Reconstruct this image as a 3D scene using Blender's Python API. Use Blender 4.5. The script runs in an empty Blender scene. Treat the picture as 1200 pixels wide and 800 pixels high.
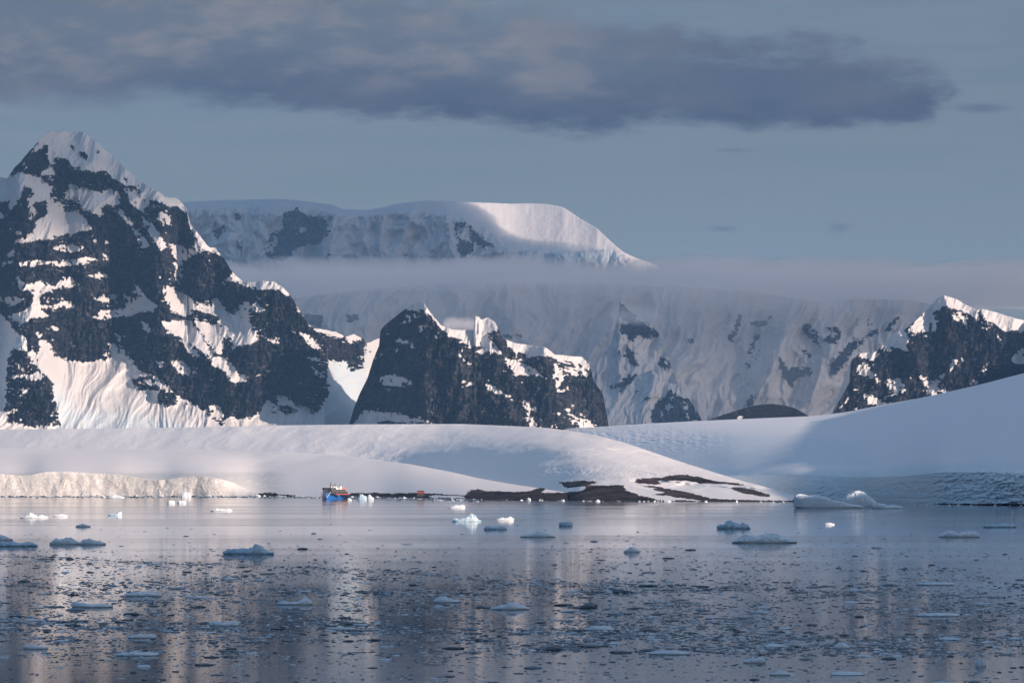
import bpy, math, random
import numpy as np

# ------------------------------------------------------------------ basics
K = 0.1763 / 600.0        # tangent of one photo pixel
HZ = 572.0                # photo row of the horizon
CAMZ = 20.0
SUN_AZ, SUN_EL = 52.0, 15.0   # sun to the right of straight-behind, elevation
EXPO = 0.66
sc = bpy.context.scene
COL = sc.collection
rng = np.random.RandomState(7)
random.seed(7)


def lin(r, g, b):
    f = lambda c: ((c / 255.0 + 0.055) / 1.055) ** 2.4 if c > 10 else c / 255.0 / 12.92
    return (f(r), f(g), f(b))


def tag(o, label=None, cat=None, group=None, kind=None):
    if label: o['label'] = label
    if cat: o['category'] = cat
    if group: o['group'] = group
    if kind: o['kind'] = kind
    return o


# ------------------------------------------------------------------ noise
_perm = np.random.RandomState(3).permutation(256)
_perm = np.concatenate([_perm, _perm, _perm])
_ang = np.random.RandomState(5).rand(256) * 2 * np.pi
_gx, _gy = np.cos(_ang), np.sin(_ang)


def perlin(x, y, seed=0):
    x = np.asarray(x, float) + seed * 37.73
    y = np.asarray(y, float) + seed * 91.17
    xi = np.floor(x).astype(int); yi = np.floor(y).astype(int)
    xf = x - xi; yf = y - yi
    xi &= 255; yi &= 255
    u = xf * xf * xf * (xf * (xf * 6 - 15) + 10)
    v = yf * yf * yf * (yf * (yf * 6 - 15) + 10)
    def g(ix, iy, dx, dy):
        h = _perm[_perm[ix & 255] + (iy & 255)]
        return _gx[h] * dx + _gy[h] * dy
    a = g(xi, yi, xf, yf); b = g(xi + 1, yi, xf - 1, yf)
    c = g(xi, yi + 1, xf, yf - 1); d = g(xi + 1, yi + 1, xf - 1, yf - 1)
    return (a + (b - a) * u + ((c + (d - c) * u) - (a + (b - a) * u)) * v) * 1.5


def fbm(x, y, octv=4, seed=0, gain=0.5):
    s = 0; a = 1.0; t = 0
    for i in range(octv):
        s = s + a * perlin(x * 2 ** i, y * 2 ** i, seed + i * 3)
        t += a; a *= gain
    return s / t


def ridged(x, y, octv=4, seed=0, gain=0.5):
    s = 0; a = 1.0; t = 0
    for i in range(octv):
        s = s + a * (1 - 2 * np.abs(perlin(x * 2 ** i, y * 2 ** i, seed + i * 5)))
        t += a; a *= gain
    return s / t


def cells(x, y, seed=0):
    xi = np.floor(np.asarray(x, float) + seed * 7.3).astype(int) & 255; yi = np.floor(np.asarray(y, float) + seed * 3.1).astype(int) & 255
    return _perm[_perm[xi] + yi] / 127.5 - 1.0


def blur(a, sig, axis):
    if sig < 0.3: return a
    r = int(3 * sig) + 1
    k = np.exp(-0.5 * (np.arange(-r, r + 1) / sig) ** 2); k /= k.sum()
    pad = [(0, 0), (0, 0)]; pad[axis] = (r, r)
    p = np.pad(a, pad, mode='edge'); n = a.shape[axis]
    out = np.zeros_like(a)
    for i, w in enumerate(k):
        out += w * (p[i:i + n, :] if axis == 0 else p[:, i:i + n])
    return out


def sstep(a, b, x):
    t = np.clip((x - a) / (b - a), 0, 1)
    return t * t * (3 - 2 * t)


# ------------------------------------------------------------------ traced outlines
def P(ox, oy, s, *flat):
    return [(ox + flat[i] / s, oy + flat[i + 1] / s) for i in range(0, len(flat), 2)]


def inpoly(X, Y, pts, out, val):
    xs = [p[0] for p in pts]; ys = [p[1] for p in pts]
    sel = (X >= min(xs)) & (X <= max(xs)) & (Y >= min(ys)) & (Y <= max(ys))
    if not sel.any(): return
    x = X[sel]; y = Y[sel]; c = np.zeros(x.shape, bool)
    n = len(pts)
    for i in range(n):
        x0, y0 = pts[i]; x1, y1 = pts[(i + 1) % n]
        if y0 == y1: continue
        c ^= ((y0 > y) != (y1 > y)) & (x < (x1 - x0) * (y - y0) / (y1 - y0) + x0)
    v = out[sel]; v[c] = val; out[sel] = v


def segdist(X, Y, pts, pad):
    """distance to a polyline, large outside its padded box"""
    d = np.full(X.shape, 1e3)
    for (x0, y0), (x1, y1) in zip(pts[:-1], pts[1:]):
        sel = (X > min(x0, x1) - pad) & (X < max(x0, x1) + pad) & (Y > min(y0, y1) - pad) & (Y < max(y0, y1) + pad)
        if not sel.any(): continue
        x = X[sel] - x0; y = Y[sel] - y0; dx = x1 - x0; dy = y1 - y0
        t = np.clip((x * dx + y * dy) / (dx * dx + dy * dy + 1e-9), 0, 1)
        d[sel] = np.minimum(d[sel], np.hypot(x - t * dx, y - t * dy))
    return d


def cols(a, b, step, lo=-30, hi=1230, coarse=3.0):
    l = []
    x = a
    while x < b:
        l.append(x); x += step if lo <= x <= hi else coarse
    l.append(b)
    return np.array(l)


# ------------------------------------------------------------------ meshes
def grid_mesh(name, PX, PY, PZ, mat, attrs=None):
    nr, nc = PX.shape
    me = bpy.data.meshes.new(name)
    co = np.stack([PX, PY, PZ], -1).reshape(-1, 3).astype(np.float32)
    idx = np.arange(nr * nc).reshape(nr, nc)
    q = np.stack([idx[:-1, :-1], idx[:-1, 1:], idx[1:, 1:], idx[1:, :-1]], -1).reshape(-1, 4).astype(np.int32)
    raw_mesh(me, co, q)
    for k, v in (attrs or {}).items():
        a = me.attributes.new(k, 'FLOAT', 'POINT')
        a.data.foreach_set('value', v.reshape(-1).astype(np.float32))
    me.materials.append(mat)
    o = bpy.data.objects.new(name, me); COL.objects.link(o)
    return o


def raw_mesh(me, co, q, smooth=True):
    n = q.shape[1]
    me.vertices.add(len(co)); me.vertices.foreach_set('co', co.astype(np.float32).ravel())
    me.loops.add(q.size); me.loops.foreach_set('vertex_index', q.ravel().astype(np.int32))
    me.polygons.add(len(q))
    me.polygons.foreach_set('loop_start', (np.arange(len(q)) * n).astype(np.int32))
    me.polygons.foreach_set('use_smooth', np.full(len(q), smooth))
    me.update(calc_edges=True); me.validate()


def outward(me):
    import bmesh
    bm = bmesh.new(); bm.from_mesh(me)
    bmesh.ops.remove_doubles(bm, verts=bm.verts, dist=0.5)
    bmesh.ops.holes_fill(bm, edges=bm.edges)
    bmesh.ops.recalc_face_normals(bm, faces=bm.faces)
    if bm.calc_volume(signed=True) < 0: bmesh.ops.reverse_faces(bm, faces=bm.faces)
    bm.to_mesh(me); bm.free(); me.update()


class MB:
    """collects boxes, tubes and lofts into one mesh"""
    def __init__(s): s.v = []; s.f = []; s.m = []
    def add(s, vs, fs, m=0):
        b = len(s.v); s.v += [tuple(map(float, p)) for p in vs]
        s.f += [tuple(b + i for i in f) for f in fs]; s.m += [m] * len(fs)
    def box(s, x0, x1, y0, y1, z0, z1, m=0, tx=0.0, ty=0.0):
        vs = [(x0, y0, z0), (x1, y0, z0), (x1, y1, z0), (x0, y1, z0),
              (x0 + tx, y0 + ty, z1), (x1 - tx, y0 + ty, z1), (x1 - tx, y1 - ty, z1), (x0 + tx, y1 - ty, z1)]
        s.add(vs, [(3, 2, 1, 0), (4, 5, 6, 7), (0, 1, 5, 4), (1, 2, 6, 5), (2, 3, 7, 6), (3, 0, 4, 7)], m)
    def tube(s, p, q, r0, r1, n=10, m=0):
        from mathutils import Vector
        p = Vector(p); q = Vector(q); d = (q - p).normalized()
        a = d.orthogonal().normalized(); b = d.cross(a)
        vs = []
        for c, r in ((p, r0), (q, r1)):
            for i in range(n):
                t = 2 * math.pi * i / n
                vs.append(c + (a * math.cos(t) + b * math.sin(t)) * r)
        fs = [(i, (i + 1) % n, n + (i + 1) % n, n + i) for i in range(n)]
        fs += [tuple(range(n))[::-1], tuple(range(n, 2 * n))]
        s.add(vs, fs, m)
    def build(s, name, mats, parent=None, smooth=False):
        me = bpy.data.meshes.new(name)
        me.from_pydata(s.v, [], s.f)
        for m in (mats if isinstance(mats, (list, tuple)) else [mats]): me.materials.append(m)
        me.polygons.foreach_set('material_index', s.m)
        me.polygons.foreach_set('use_smooth', [smooth] * len(s.f))
        me.update()
        o = bpy.data.objects.new(name, me); COL.objects.link(o)
        if parent: o.parent = parent
        return o


# ------------------------------------------------------------------ materials
class NT:
    def __init__(s, tree):
        s.t = tree; s.t.nodes.clear()
    def n(s, typ, **kw):
        nd = s.t.nodes.new(typ)
        for k, v in kw.items():
            if k.startswith('_'): setattr(nd, k[1:], v)
        for k, v in kw.items():
            if k.startswith('_'): continue
            key = int(k[1:]) if k[0] == 'i' and k[1:].isdigit() else k.replace('__', ' ')
            s.set(nd.inputs[key], v)
        return nd
    def set(s, sock, v):
        if isinstance(v, bpy.types.NodeSocket): s.t.links.new(v, sock)
        elif isinstance(v, bpy.types.Node): s.t.links.new(v.outputs[0], sock)
        elif isinstance(v, tuple) and len(v) == 3 and sock.type == 'RGBA': sock.default_value = (*v, 1)
        else: sock.default_value = v
    def math(s, op, a, b=0.0, c=0.0, clamp=False):
        nd = s.n('ShaderNodeMath', _operation=op, _use_clamp=clamp)
        for i, v in enumerate((a, b, c)): s.set(nd.inputs[i], v)
        return nd.outputs[0]
    def mix(s, f, a, b):
        nd = s.n('ShaderNodeMix', _data_type='RGBA')
        s.set(nd.inputs[0], f); s.set(nd.inputs[6], a); s.set(nd.inputs[7], b)
        return nd.outputs[2]
    def mixf(s, f, a, b):
        nd = s.n('ShaderNodeMix', _data_type='FLOAT')
        s.set(nd.inputs[0], f); s.set(nd.inputs[2], a); s.set(nd.inputs[3], b)
        return nd.outputs[0]
    def ss(s, x, a, b, lo=0.0, hi=1.0):
        nd = s.n('ShaderNodeMapRange', _interpolation_type='SMOOTHSTEP')
        for i, v in enumerate((x, a, b, lo, hi)): s.set(nd.inputs[i], v)
        return nd.outputs[0]
    def noise(s, vec, scale, detail=3, rough=0.55, dist=0.0):
        nd = s.n('ShaderNodeTexNoise')
        s.set(nd.inputs['Vector'], vec); nd.inputs['Scale'].default_value = scale
        nd.inputs['Detail'].default_value = detail; nd.inputs['Roughness'].default_value = rough
        nd.inputs['Distortion'].default_value = dist
        return nd.outputs[0]
    def scale(s, vec, x, y, z):
        nd = s.n('ShaderNodeMapping'); s.set(nd.inputs['Vector'], vec); nd.inputs['Scale'].default_value = (x, y, z)
        return nd.outputs[0]


def newmat(name):
    m = bpy.data.materials.new(name); m.use_nodes = True
    return m, NT(m.node_tree)


def simple(name, col, rough=0.6, var=0.15, scale=2.0, metal=0.0):
    m, t = newmat(name)
    co = t.n('ShaderNodeTexCoord')
    n = t.noise(co.outputs['Object'], scale, 4)
    c = t.mix(n, tuple(v * (1 - var) for v in col), tuple(min(1, v * (1 + var)) for v in col))
    b = t.n('ShaderNodeBsdfPrincipled', Base__Color=c, Roughness=rough, Metallic=metal)
    t.n('ShaderNodeOutputMaterial', Surface=b)
    return m


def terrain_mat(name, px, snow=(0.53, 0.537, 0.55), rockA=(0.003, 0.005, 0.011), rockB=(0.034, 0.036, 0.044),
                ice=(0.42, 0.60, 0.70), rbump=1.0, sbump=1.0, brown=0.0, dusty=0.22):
    """px: metres per photo pixel at that distance"""
    m, t = newmat(name)
    co = t.n('ShaderNodeTexCoord').outputs['Object']
    at = t.n('ShaderNodeAttribute', _attribute_name='snow').outputs['Fac']
    ia = t.n('ShaderNodeAttribute', _attribute_name='ice').outputs['Fac']
    n1 = t.noise(co, 1 / (3.0 * px), 3, 0.6)
    n0 = t.noise(t.scale(co, 1, 1, 1.8), 1 / (1.3 * px), 2, 0.6)
    edge = t.math('ADD', at, t.math('MULTIPLY', t.math('SUBTRACT', n1, 0.5), 0.8))
    edge = t.math('ADD', edge, t.math('MULTIPLY', t.math('SUBTRACT', n0, 0.5), 0.7))
    fac = t.ss(edge, 0.36, 0.64)
    # rock: broad tone, upright streaks, grain
    big = t.noise(co, 1 / (40 * px), 3)
    stre = t.noise(t.scale(co, 1, 1, 0.22), 1 / (4.0 * px), 5, 0.65, 0.6)
    grain = t.noise(co, 1 / (1.6 * px), 3, 0.6)
    bands = t.noise(t.scale(co, 0.09, 0.09, 1.0), 1 / (6.0 * px), 4, 0.6, 0.4)
    f = t.math('ADD', t.math('MULTIPLY', stre, 0.5), t.math('MULTIPLY', big, 0.35))
    f = t.math('ADD', f, t.math('MULTIPLY', grain, 0.2))
    f = t.math('ADD', f, t.math('MULTIPLY', bands, 0.5))
    f = t.ss(f, 0.64, 1.02)
    rock = t.mix(f, rockA, rockB)
    if brown:
        rock = t.mix(t.math('MULTIPLY', t.ss(big, 0.45, 0.65), brown), rock, (0.13, 0.055, 0.045))
    sn = t.noise(co, 1 / (25 * px), 4)
    sc_ = t.mix(sn, tuple(v * 0.96 for v in snow), tuple(min(0.92, v * 1.04) for v in snow))
    sc_ = t.mix(ia, sc_, ice)
    # thin snow caught on the ledges of the rock
    lg = t.noise(t.scale(co, 0.25, 0.25, 1.0), 1 / (2.2 * px), 4, 0.7, 0.5)
    lg2 = t.noise(co, 1 / (14 * px), 3, 0.6)
    dustf = t.math('MULTIPLY', t.ss(t.math('ADD', lg, t.math('MULTIPLY', lg2, 0.55)), 0.80, 1.02), dusty)
    rock = t.mix(dustf, rock, (0.36, 0.37, 0.39))
    col = t.mix(fac, rock, sc_)
    h = t.mixf(fac, t.math('ADD', t.math('MULTIPLY', stre, 1.0), t.math('MULTIPLY', grain, 0.6)),
               t.math('MULTIPLY', t.noise(t.scale(co, 1, 1, 0.5), 1 / (5 * px), 4, 0.6), 0.5 * sbump))
    bp = t.n('ShaderNodeBump', Height=h, Strength=0.8, Distance=2.2 * px * rbump)
    b = t.n('ShaderNodeBsdfPrincipled', Base__Color=col, Roughness=t.mixf(fac, 0.85, 0.55), Normal=bp)
    t.set(b.inputs['Specular IOR Level'], t.mixf(fac, 0.04, 0.25))
    t.n('ShaderNodeOutputMaterial', Surface=b)
    return m


# ------------------------------------------------------------------ mountains
def relief(name, mat, X, nr, crest, base, D, polys, cot=(0.35, 1.0), jag=0.8, warp=(1.6, 0.8), dust=0.25,
           butt=(40, 60.0), rough=6.0, spurs=(), start=0, back=1500.0, tilt=0.0, icepolys=(), lean=None, seed=0,
           edge=2.0, snowsmooth=1.0, flute=0.0, calm=None, cotmap=None, hb=5, asp=3.2, block=0.5):
    Yc = np.interp(X, [p[0] for p in crest], [p[1] for p in crest])
    Yb = np.interp(X, [p[0] for p in base], [p[1] for p in base])
    Yc = Yc + jag * fbm(X / 7, X * 0, 3, seed + 2)
    T = np.linspace(0, 1, nr)[:, None]
    GY = Yb + (Yc - Yb) * T
    GX = np.broadcast_to(X[None, :], GY.shape).copy()
    sx = np.median(np.diff(X)); sy = np.median(Yb - Yc) / nr
    # where snow lies
    wx = GX + warp[0] * 2 * fbm(GX / 9, GY / 7, 3, seed + 11) + warp[1] * 2 * perlin(GX / 2.2, GY / 1.8, seed + 12)
    wy = GY + warp[0] * 1.5 * fbm(GX / 8, GY / 7, 3, seed + 21) + warp[1] * 1.6 * perlin(GX / 2.2, GY / 1.6, seed + 22)
    # broken, blocky edges where rock meets snow
    jx = GX + 0.4 * GY + 2.5 * perlin(GX / 9, GY / 9, seed + 15); jy = GY - (0.15 + tilt) * GX + 2.0 * perlin(GX / 10, GY / 10, seed + 16)
    wx = wx + block * (2.4 * cells(jx / 4.6, jy / 3.2, seed + 13) + 1.3 * cells(jx / 2.1, jy / 1.6, seed + 14))
    wy = wy + block * (1.9 * cells(jx / 5.2, jy / 2.8, seed + 23) + 1.1 * cells(jx / 2.3, jy / 1.5, seed + 24))
    wy = np.maximum(wy, Yc[None, :] + edge)
    m = np.full(GX.shape, float(start))
    for v, pts in polys: inpoly(wx, wy, pts, m, v)
    ice = np.zeros(GX.shape)
    for v, pts in icepolys: inpoly(wx, wy, pts, ice, v)
    ice = blur(blur(ice, 5 / sx, 1), 3.5 / sy, 0) * np.clip(0.5 + 0.9 * ridged(GX / 14 + GY / 20, GY / 7, 3, seed + 44), 0, 1)
    near = blur(blur(m, 9 / sx, 1), 7 / sy, 0)
    tY = GY - tilt * GX
    led = perlin(GX / 12, tY / 2.4, seed + 31) * 0.65 + perlin(GX / 4.5, tY / 1.4, seed + 32) * 0.6 + perlin(GX / 2.0, tY / 1.3, seed + 34) * 0.35 + 0.35 * fbm(GX / 40, GY / 30, 2, seed + 33)
    spk = fbm(GX / 5, GY / 5, 3, seed + 41)
    if dust > 0:
        m = np.where((m < 0.5) & (led > 0.62 - dust * 0.9 * sstep(0.02, 0.5, near)), 0.9, m)
        m = np.where((m > 0.5) & (spk > 0.28 + 0.75 * (near - 0.45)) & (near < 0.93), 0.1, m)
    ms = blur(blur(m, 0.55 / sx, 1), 0.55 / sy, 0)
    # the slope: cliffs where rock shows, easier ground where snow lies
    mc = blur(blur(m, 7 / sx, 1), 2.0 / sy, 0)
    Dx = np.interp(X, [p[0] for p in D], [p[1] for p in D]) if not np.isscalar(D) else np.full(X.shape, float(D))
    dz = (Yb - Yc) / (nr - 1) * K * Dx
    cc_ = cot[0] + (cot[1] - cot[0]) * mc if cotmap is None else cotmap(GX, GY)
    dep = np.cumsum(cc_ * dz[None, :], axis=0)
    dep = blur(dep, hb / sx, 1)
    px = K * Dx.mean()
    bw, bh = butt
    wob = 0.5 * fbm(GX / (bw * 1.5), GY / (bw * 1.5), 2, seed + 51) * bw
    bt = ridged((GX + wob + 0.35 * GY) / bw, GY / (bw * asp), 4, seed + 52, 0.55)
    cm = 1.0 if calm is None else calm(GX, GY)
    dep = dep - cm * bh * bt * px * 0.3
    rk = 1 - blur(blur(m, 1.0 / sx, 1), 1.0 / sy, 0)
    fine = fbm(GX / 7, GY / 14, 4, seed + 61, 0.6)
    blk = ridged(GX / 5 + 0.6 * fine, GY / 11, 3, seed + 62) + 0.55 * cells(jx / 6.5, jy / 8, seed + 65) + 0.35 * cells(jx / 3.0, jy / 3.4, seed + 66)
    dep = dep - rk * (rough * px * (0.9 * fine + 0.45 * blk)) - rk * 1.2 * px
    dep = dep - (1 - rk) * snowsmooth * px * 1.2 * fbm(GX / 12, GY / 16, 3, seed + 63)
    if flute:
        dep = dep - (1 - rk) * cm * flute * px * ridged(GX / 4.0 + 0.3 * fine, GY / 60, 2, seed + 64)
    for h, w, pts in spurs:
        dd = segdist(GX + 2 * fine + 9 * fbm(GX / 24, GY / 24, 3, seed + 81), GY, pts, w)
        dep = dep - h * px * np.clip(1 - dd / w, 0, 1)
    if lean is not None: dep = dep + lean(GX, GY) * px
    d = Dx[None, :] + dep
    PX = (GX - 600) * K * d; PZ = CAMZ + (HZ - GY) * K * d; PY = d
    # the far side
    nb = 14
    bx = []; by = []; bz = []
    for i in range(1, nb + 1):
        s = i / nb
        wob = 60 * px / 4 * fbm(X / 25, X * 0 + s * 5, 3, seed + 71) * min(1, i / 2)
        bx.append(PX[-1]); by.append(PY[-1] + back * s + wob * 0.5); bz.append(PZ[-1] * (1 - s ** 1.2) - 30 * s - np.abs(wob) * 0.25)
    PX = np.vstack([PX] + bx); PY = np.vstack([PY] + by); PZ = np.vstack([PZ] + bz)
    ext = lambda a, v: np.vstack([a] + [np.full(X.shape, v)] * nb)
    o = grid_mesh(name, PX, PY, PZ, mat, {'snow': ext(ms, 1.0), 'ice': ext(ice, 0.0)})
    tag(o, kind='structure')
    return o


S, R = 1.0, 0.0
a1 = lambda *f: P(0, 130, 4, *f)
a2 = lambda *f: P(0, 320, 4, *f)
a3 = lambda *f: P(200, 220, 4, *f)
a4 = lambda *f: P(240, 340, 4, *f)
a5 = lambda *f: P(480, 340, 4, *f)
a6 = lambda *f: P(500, 200, 4, *f)
a7 = lambda *f: P(700, 330, 4, *f)
a8 = lambda *f: P(900, 320, 4, *f)

# ---- the tall rock massif on the left
crestL = ([(-160, 260), (-110, 235), (-60, 222), (-20, 214), (0, 208), (9, 209), (16, 197), (24, 189), (37, 175), (46, 164), (54, 155), (60, 154),
           (87, 154), (100, 156), (112, 165), (122, 175), (135, 186), (147, 197), (162, 211), (180, 222), (195, 231), (207, 232),
           (212, 236), (219, 245), (220, 255), (225, 265), (235, 277), (242, 287), (246, 290), (252, 290), (262, 302), (274, 321),
           (287, 331), (295, 331), (307, 329), (322, 330), (332, 337), (341, 347), (350, 362), (362, 380), (367, 384), (380, 386),
           (395, 389), (405, 395), (415, 392), (426, 397), (429, 402), (440, 398), (455, 392), (480, 384)])
baseL = [(-160, 516), (480, 512)]
polL = [
    (S, a1(215,85, 240,80, 350,80, 400,95, 455,135, 495,172, 548,220, 600,265, 660,320, 725,365, 785,395, 830,400, 858,420, 885,460, 872,485, 845,455, 820,450, 790,445, 735,415, 705,415, 700,440, 668,420, 655,372, 620,350, 585,350, 560,335, 530,310, 500,285, 440,283, 410,275, 380,280, 345,265, 330,240, 300,215, 262,215, 245,255, 222,220, 228,165, 215,155, 190,172, 150,200, 185,130)),
    (R, a1(330,155, 346,162, 346,190, 332,182)), (R, a1(362,192, 390,188, 412,205, 405,228, 380,215)), (R, a1(452,185, 468,182, 470,205, 455,203)),
    (R, a1(582,300, 596,306, 600,335, 586,330)), (R, a1(620,352, 650,350, 648,382, 622,376)),
    (S, a1(240,255, 262,290, 240,310, 205,305, 196,290)), (S, a1(110,240, 120,225, 128,262, 112,285)),
    (S, a1(330,340, 370,362, 420,370, 480,385, 520,362, 548,380, 562,410, 555,445, 530,455, 500,432, 470,472, 490,492, 450,492, 420,462, 390,472, 370,420, 300,412, 310,375)),
    (S, a1(580,360, 640,390, 692,442, 672,475, 620,445, 600,410)),
    (S, a1(-700,280, 0,305, 35,310, 60,306, 95,286, 150,305, 192,318, 222,345, 247,390, 235,412, 200,425, 170,432, 150,452, 130,410, 155,400, 150,370, 112,352, 104,392, 80,430, 60,462, 45,462, 45,420, 10,420, -700,460)),
    (S, a1(232,395, 260,430, 290,440, 300,470, 370,475, 395,502, 432,552, 400,567, 350,572, 310,578, 240,602, 180,602, 110,622, 60,617, 110,590, 160,565, 170,510, 200,500, 220,480, 215,430)),
    (S, a1(130,415, 160,455, 172,480, 150,505, 140,470)), (S, a1(60,565, 100,560, 110,580, 70,590)),
    (S, a1(250,640, 290,627, 402,632, 390,645, 340,665, 260,652)), (S, a1(80,712, 150,698, 270,705, 420,682, 470,698, 400,716, 330,728, 200,722, 90,735)),
    (S, a1(470,668, 492,668, 522,706, 490,702)), (S, a1(430,585, 450,600, 462,622, 440,612)), (S, a1(480,588, 522,620, 510,630, 490,612)),
    (S, a1(545,458, 580,470, 610,510, 640,560, 692,612, 702,642, 660,637, 640,590, 610,540, 570,492)),
    (S, a1(680,500, 722,540, 762,600, 792,642, 752,652, 730,610, 690,562, 664,490)), (S, a1(745,465, 792,490, 806,536, 760,530, 738,508)),
    (S, a1(790,620, 830,628, 890,650, 930,608, 972,640, 960,652, 900,682, 862,702, 852,780, 832,820, 818,770, 828,700, 800,650)),
    (S, a1(885,500, 935,560, 985,632, 1012,632, 1056,688, 1030,682, 1010,660, 985,655, 960,655, 935,620, 900,572)),
    (S, a1(1095,760, 1142,796, 1142,812, 1080,792)), (S, a1(20,540, 40,548, 30,560)), (S, a1(0,470, 20,485, 10,510, -700,520)), (S, a1(30,662, 65,655, 70,680, 35,688)),
    (S, a1(730,770, 780,785, 830,788, 760,795)), (S, a1(0,715, 60,700, 70,712, 0,730)),
    (S, a2(68,-5, 110,50, 150,50, 200,40, 260,62, 290,20, 330,18, 352,45, 392,50, 330,67, 260,72, 212,90, 185,115, 190,152, 240,150, 310,128, 362,150, 310,167, 230,160, 200,180, 242,207, 190,207, 130,217, 95,252, 88,222, 58,217, 60,190, 110,180, 150,150, 160,120, 148,80, 95,80)),
    (S, a2(360,10, 490,-2, 522,20, 480,30, 420,17)), (S, a2(0,110, 50,108, 112,123, 80,145, 50,152, 20,127, -700,140)),
    (S, a2(430,122, 480,103, 552,103, 540,122, 480,137)), (S, a2(430,207, 470,178, 572,168, 582,200, 480,217, 440,217)),
    (S, a2(575,108, 630,115, 652,127, 640,90, 630,58, 662,80, 690,120, 742,150, 720,180, 650,177, 620,197, 590,210, 578,170, 602,130)),
    (S, a2(765,48, 820,80, 850,120, 912,150, 900,172, 870,197, 830,180, 800,162, 768,110)),
    (S, a2(750,223, 800,230, 850,282, 830,240, 892,215, 902,250, 952,312, 992,372, 1000,392, 960,380, 900,340, 850,300, 790,285)),
    (S, a2(850,292, 900,350, 932,380, 920,397, 880,370, 850,322)), (S, a2(990,388, 1050,398, 1082,420, 1122,470, 1160,480, 1160,505, 1080,517, 1068,490, 1060,460, 1000,442)),
    (S, a2(718,410, 760,403, 772,430, 750,447)), (S, a2(790,410, 850,403, 902,460, 930,465, 870,477, 840,470, 810,432)),
    (S, a2(750,348, 782,365, 760,368)), (S, a2(655,410, 692,403, 660,418)), (S, a2(220,240, 282,255, 262,272, 228,262)),
    (S, a2(520,268, 562,290, 602,295, 562,322, 530,282)), (S, a2(345,192, 380,205, 350,200)), (S, a2(660,228, 700,240, 700,285, 672,262)),
    (S, a3(0,468, 60,500, 100,520, 110,542, 150,540, 190,562, 200,518, 230,523, 245,560, 262,592, 300,590, 320,560, 350,528, 378,545, 362,600, 382,660, 408,690, 402,722, 350,737, 300,747, 290,770, 278,700, 250,700, 240,780, 215,778, 150,692, 120,640, 110,620, 170,627, 215,642, 237,605, 130,580, 100,568, 95,592, 60,602, 0,572)),
    (S, a3(0,620, 60,620, 100,640, 150,700, 202,782, 140,722, 110,700, 60,722, 0,650)),
    (S, a3(375,560, 400,530, 440,575, 420,582, 385,580)), (S, a3(388,500, 412,505, 432,530, 410,525)),
    (S, a3(295,400, 350,440, 380,440, 430,430, 492,435, 535,465, 570,515, 540,502, 500,477, 440,477, 380,472, 345,465, 300,435, 250,457, 245,440)),
    (S, a3(575,545, 600,570, 620,590, 600,588)), (S, a3(610,600, 640,610, 625,612)), (S, a3(450,705, 510,702, 515,725, 480,735)), (S, a3(555,668, 600,672, 640,690, 630,700, 590,680)),
    (S, a3(655,650, 720,658, 785,668, 828,695, 800,705, 740,690, 690,678)), (S, a3(820,700, 860,685, 912,708, 880,715, 835,735)),
    (S, a3(620,700, 660,690, 720,770, 690,760)),
    # glacier at its foot
    (S, a2(158,263, 190,288, 212,320, 240,330, 250,382, 290,402, 310,393, 332,410, 400,417, 470,412, 492,375, 520,368, 508,330, 530,328, 572,360, 612,410, 662,465, 702,470, 742,490, 832,570, 902,610, 962,650, 1042,722, 1060,790, -700,790, -700,640, 20,640, 30,600, 270,718, 252,600, 250,520, 200,470, 150,402, 133,370, 148,353, 175,390, 188,350, 178,300)),
    (S, a2(-700,120, 0,188, 32,220, 82,280, 122,300, 132,362, 130,380, 60,355, 40,400, 30,480, 35,520, 30,600, 20,700, -700,790)),
    (R, a2(60,355, 100,353, 132,380, 172,430, 222,490, 252,560, 282,717, 170,722, 30,692, 40,660, 80,650, 15,642, 30,610, 90,600, 60,580, 20,592, 25,560, 70,545, 30,522, 33,430)),
    (S, a2(45,475, 130,473, 180,458, 207,490, 150,502, 120,490, 60,492)), (S, a2(90,548, 132,543, 125,582, 92,582)), (S, a2(45,640, 100,630, 90,647)), (S, a2(45,402, 60,405, 132,468, 110,462)),
    (R, a2(618,500, 660,488, 702,478, 722,500, 747,540, 802,560, 838,590, 832,612, 790,622, 748,612, 733,585, 748,547, 720,552, 690,542, 660,552, 628,540)),
    (S, a2(660,500, 700,495, 730,530, 700,520)),
    (R, a2(470,385, 490,378, 500,400, 480,410)), (R, a2(505,380, 525,375, 520,405)),
    # foot of the cliffs and the gully
    (S, a4(-20,570, 50,618, 90,650, -20,660)), (S, a4(20,540, 50,535, 72,540, 82,605, 30,592)),
    (S, a4(80,632, 120,588, 200,612, 190,660, 60,660)),
    (S, a4(590,318, 622,340, 662,328, 672,360, 690,382, 742,360, 747,300, 754,262, 760,235, 850,130, 1000,130, 1000,700, 150,690, 200,605, 240,588, 262,558, 290,508, 345,545, 340,490, 392,500, 432,540, 470,545, 500,562, 532,568, 560,520, 588,482, 580,460, 572,370)),
    (R, a4(342,545, 380,540, 432,558, 420,575, 370,580, 348,565)), (R, a4(300,570, 330,565, 335,580)),
    (R, a4(490,565, 545,545, 530,575, 490,578)),
    (S, a4(300,225, 352,230, 342,252, 300,237)), (S, a4(270,375, 332,370, 310,387)), (S, a4(488,338, 522,370, 557,410, 530,402)), (S, a4(458,195, 512,220, 520,280, 490,255)),
    (S, a4(455,320, 500,312, 552,330, 592,345, 520,332)), (S, a4(440,430, 455,435, 445,450)), (S, a4(395,250, 412,250, 408,270)), (S, a4(400,190, 420,190, 410,197)),
]
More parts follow.
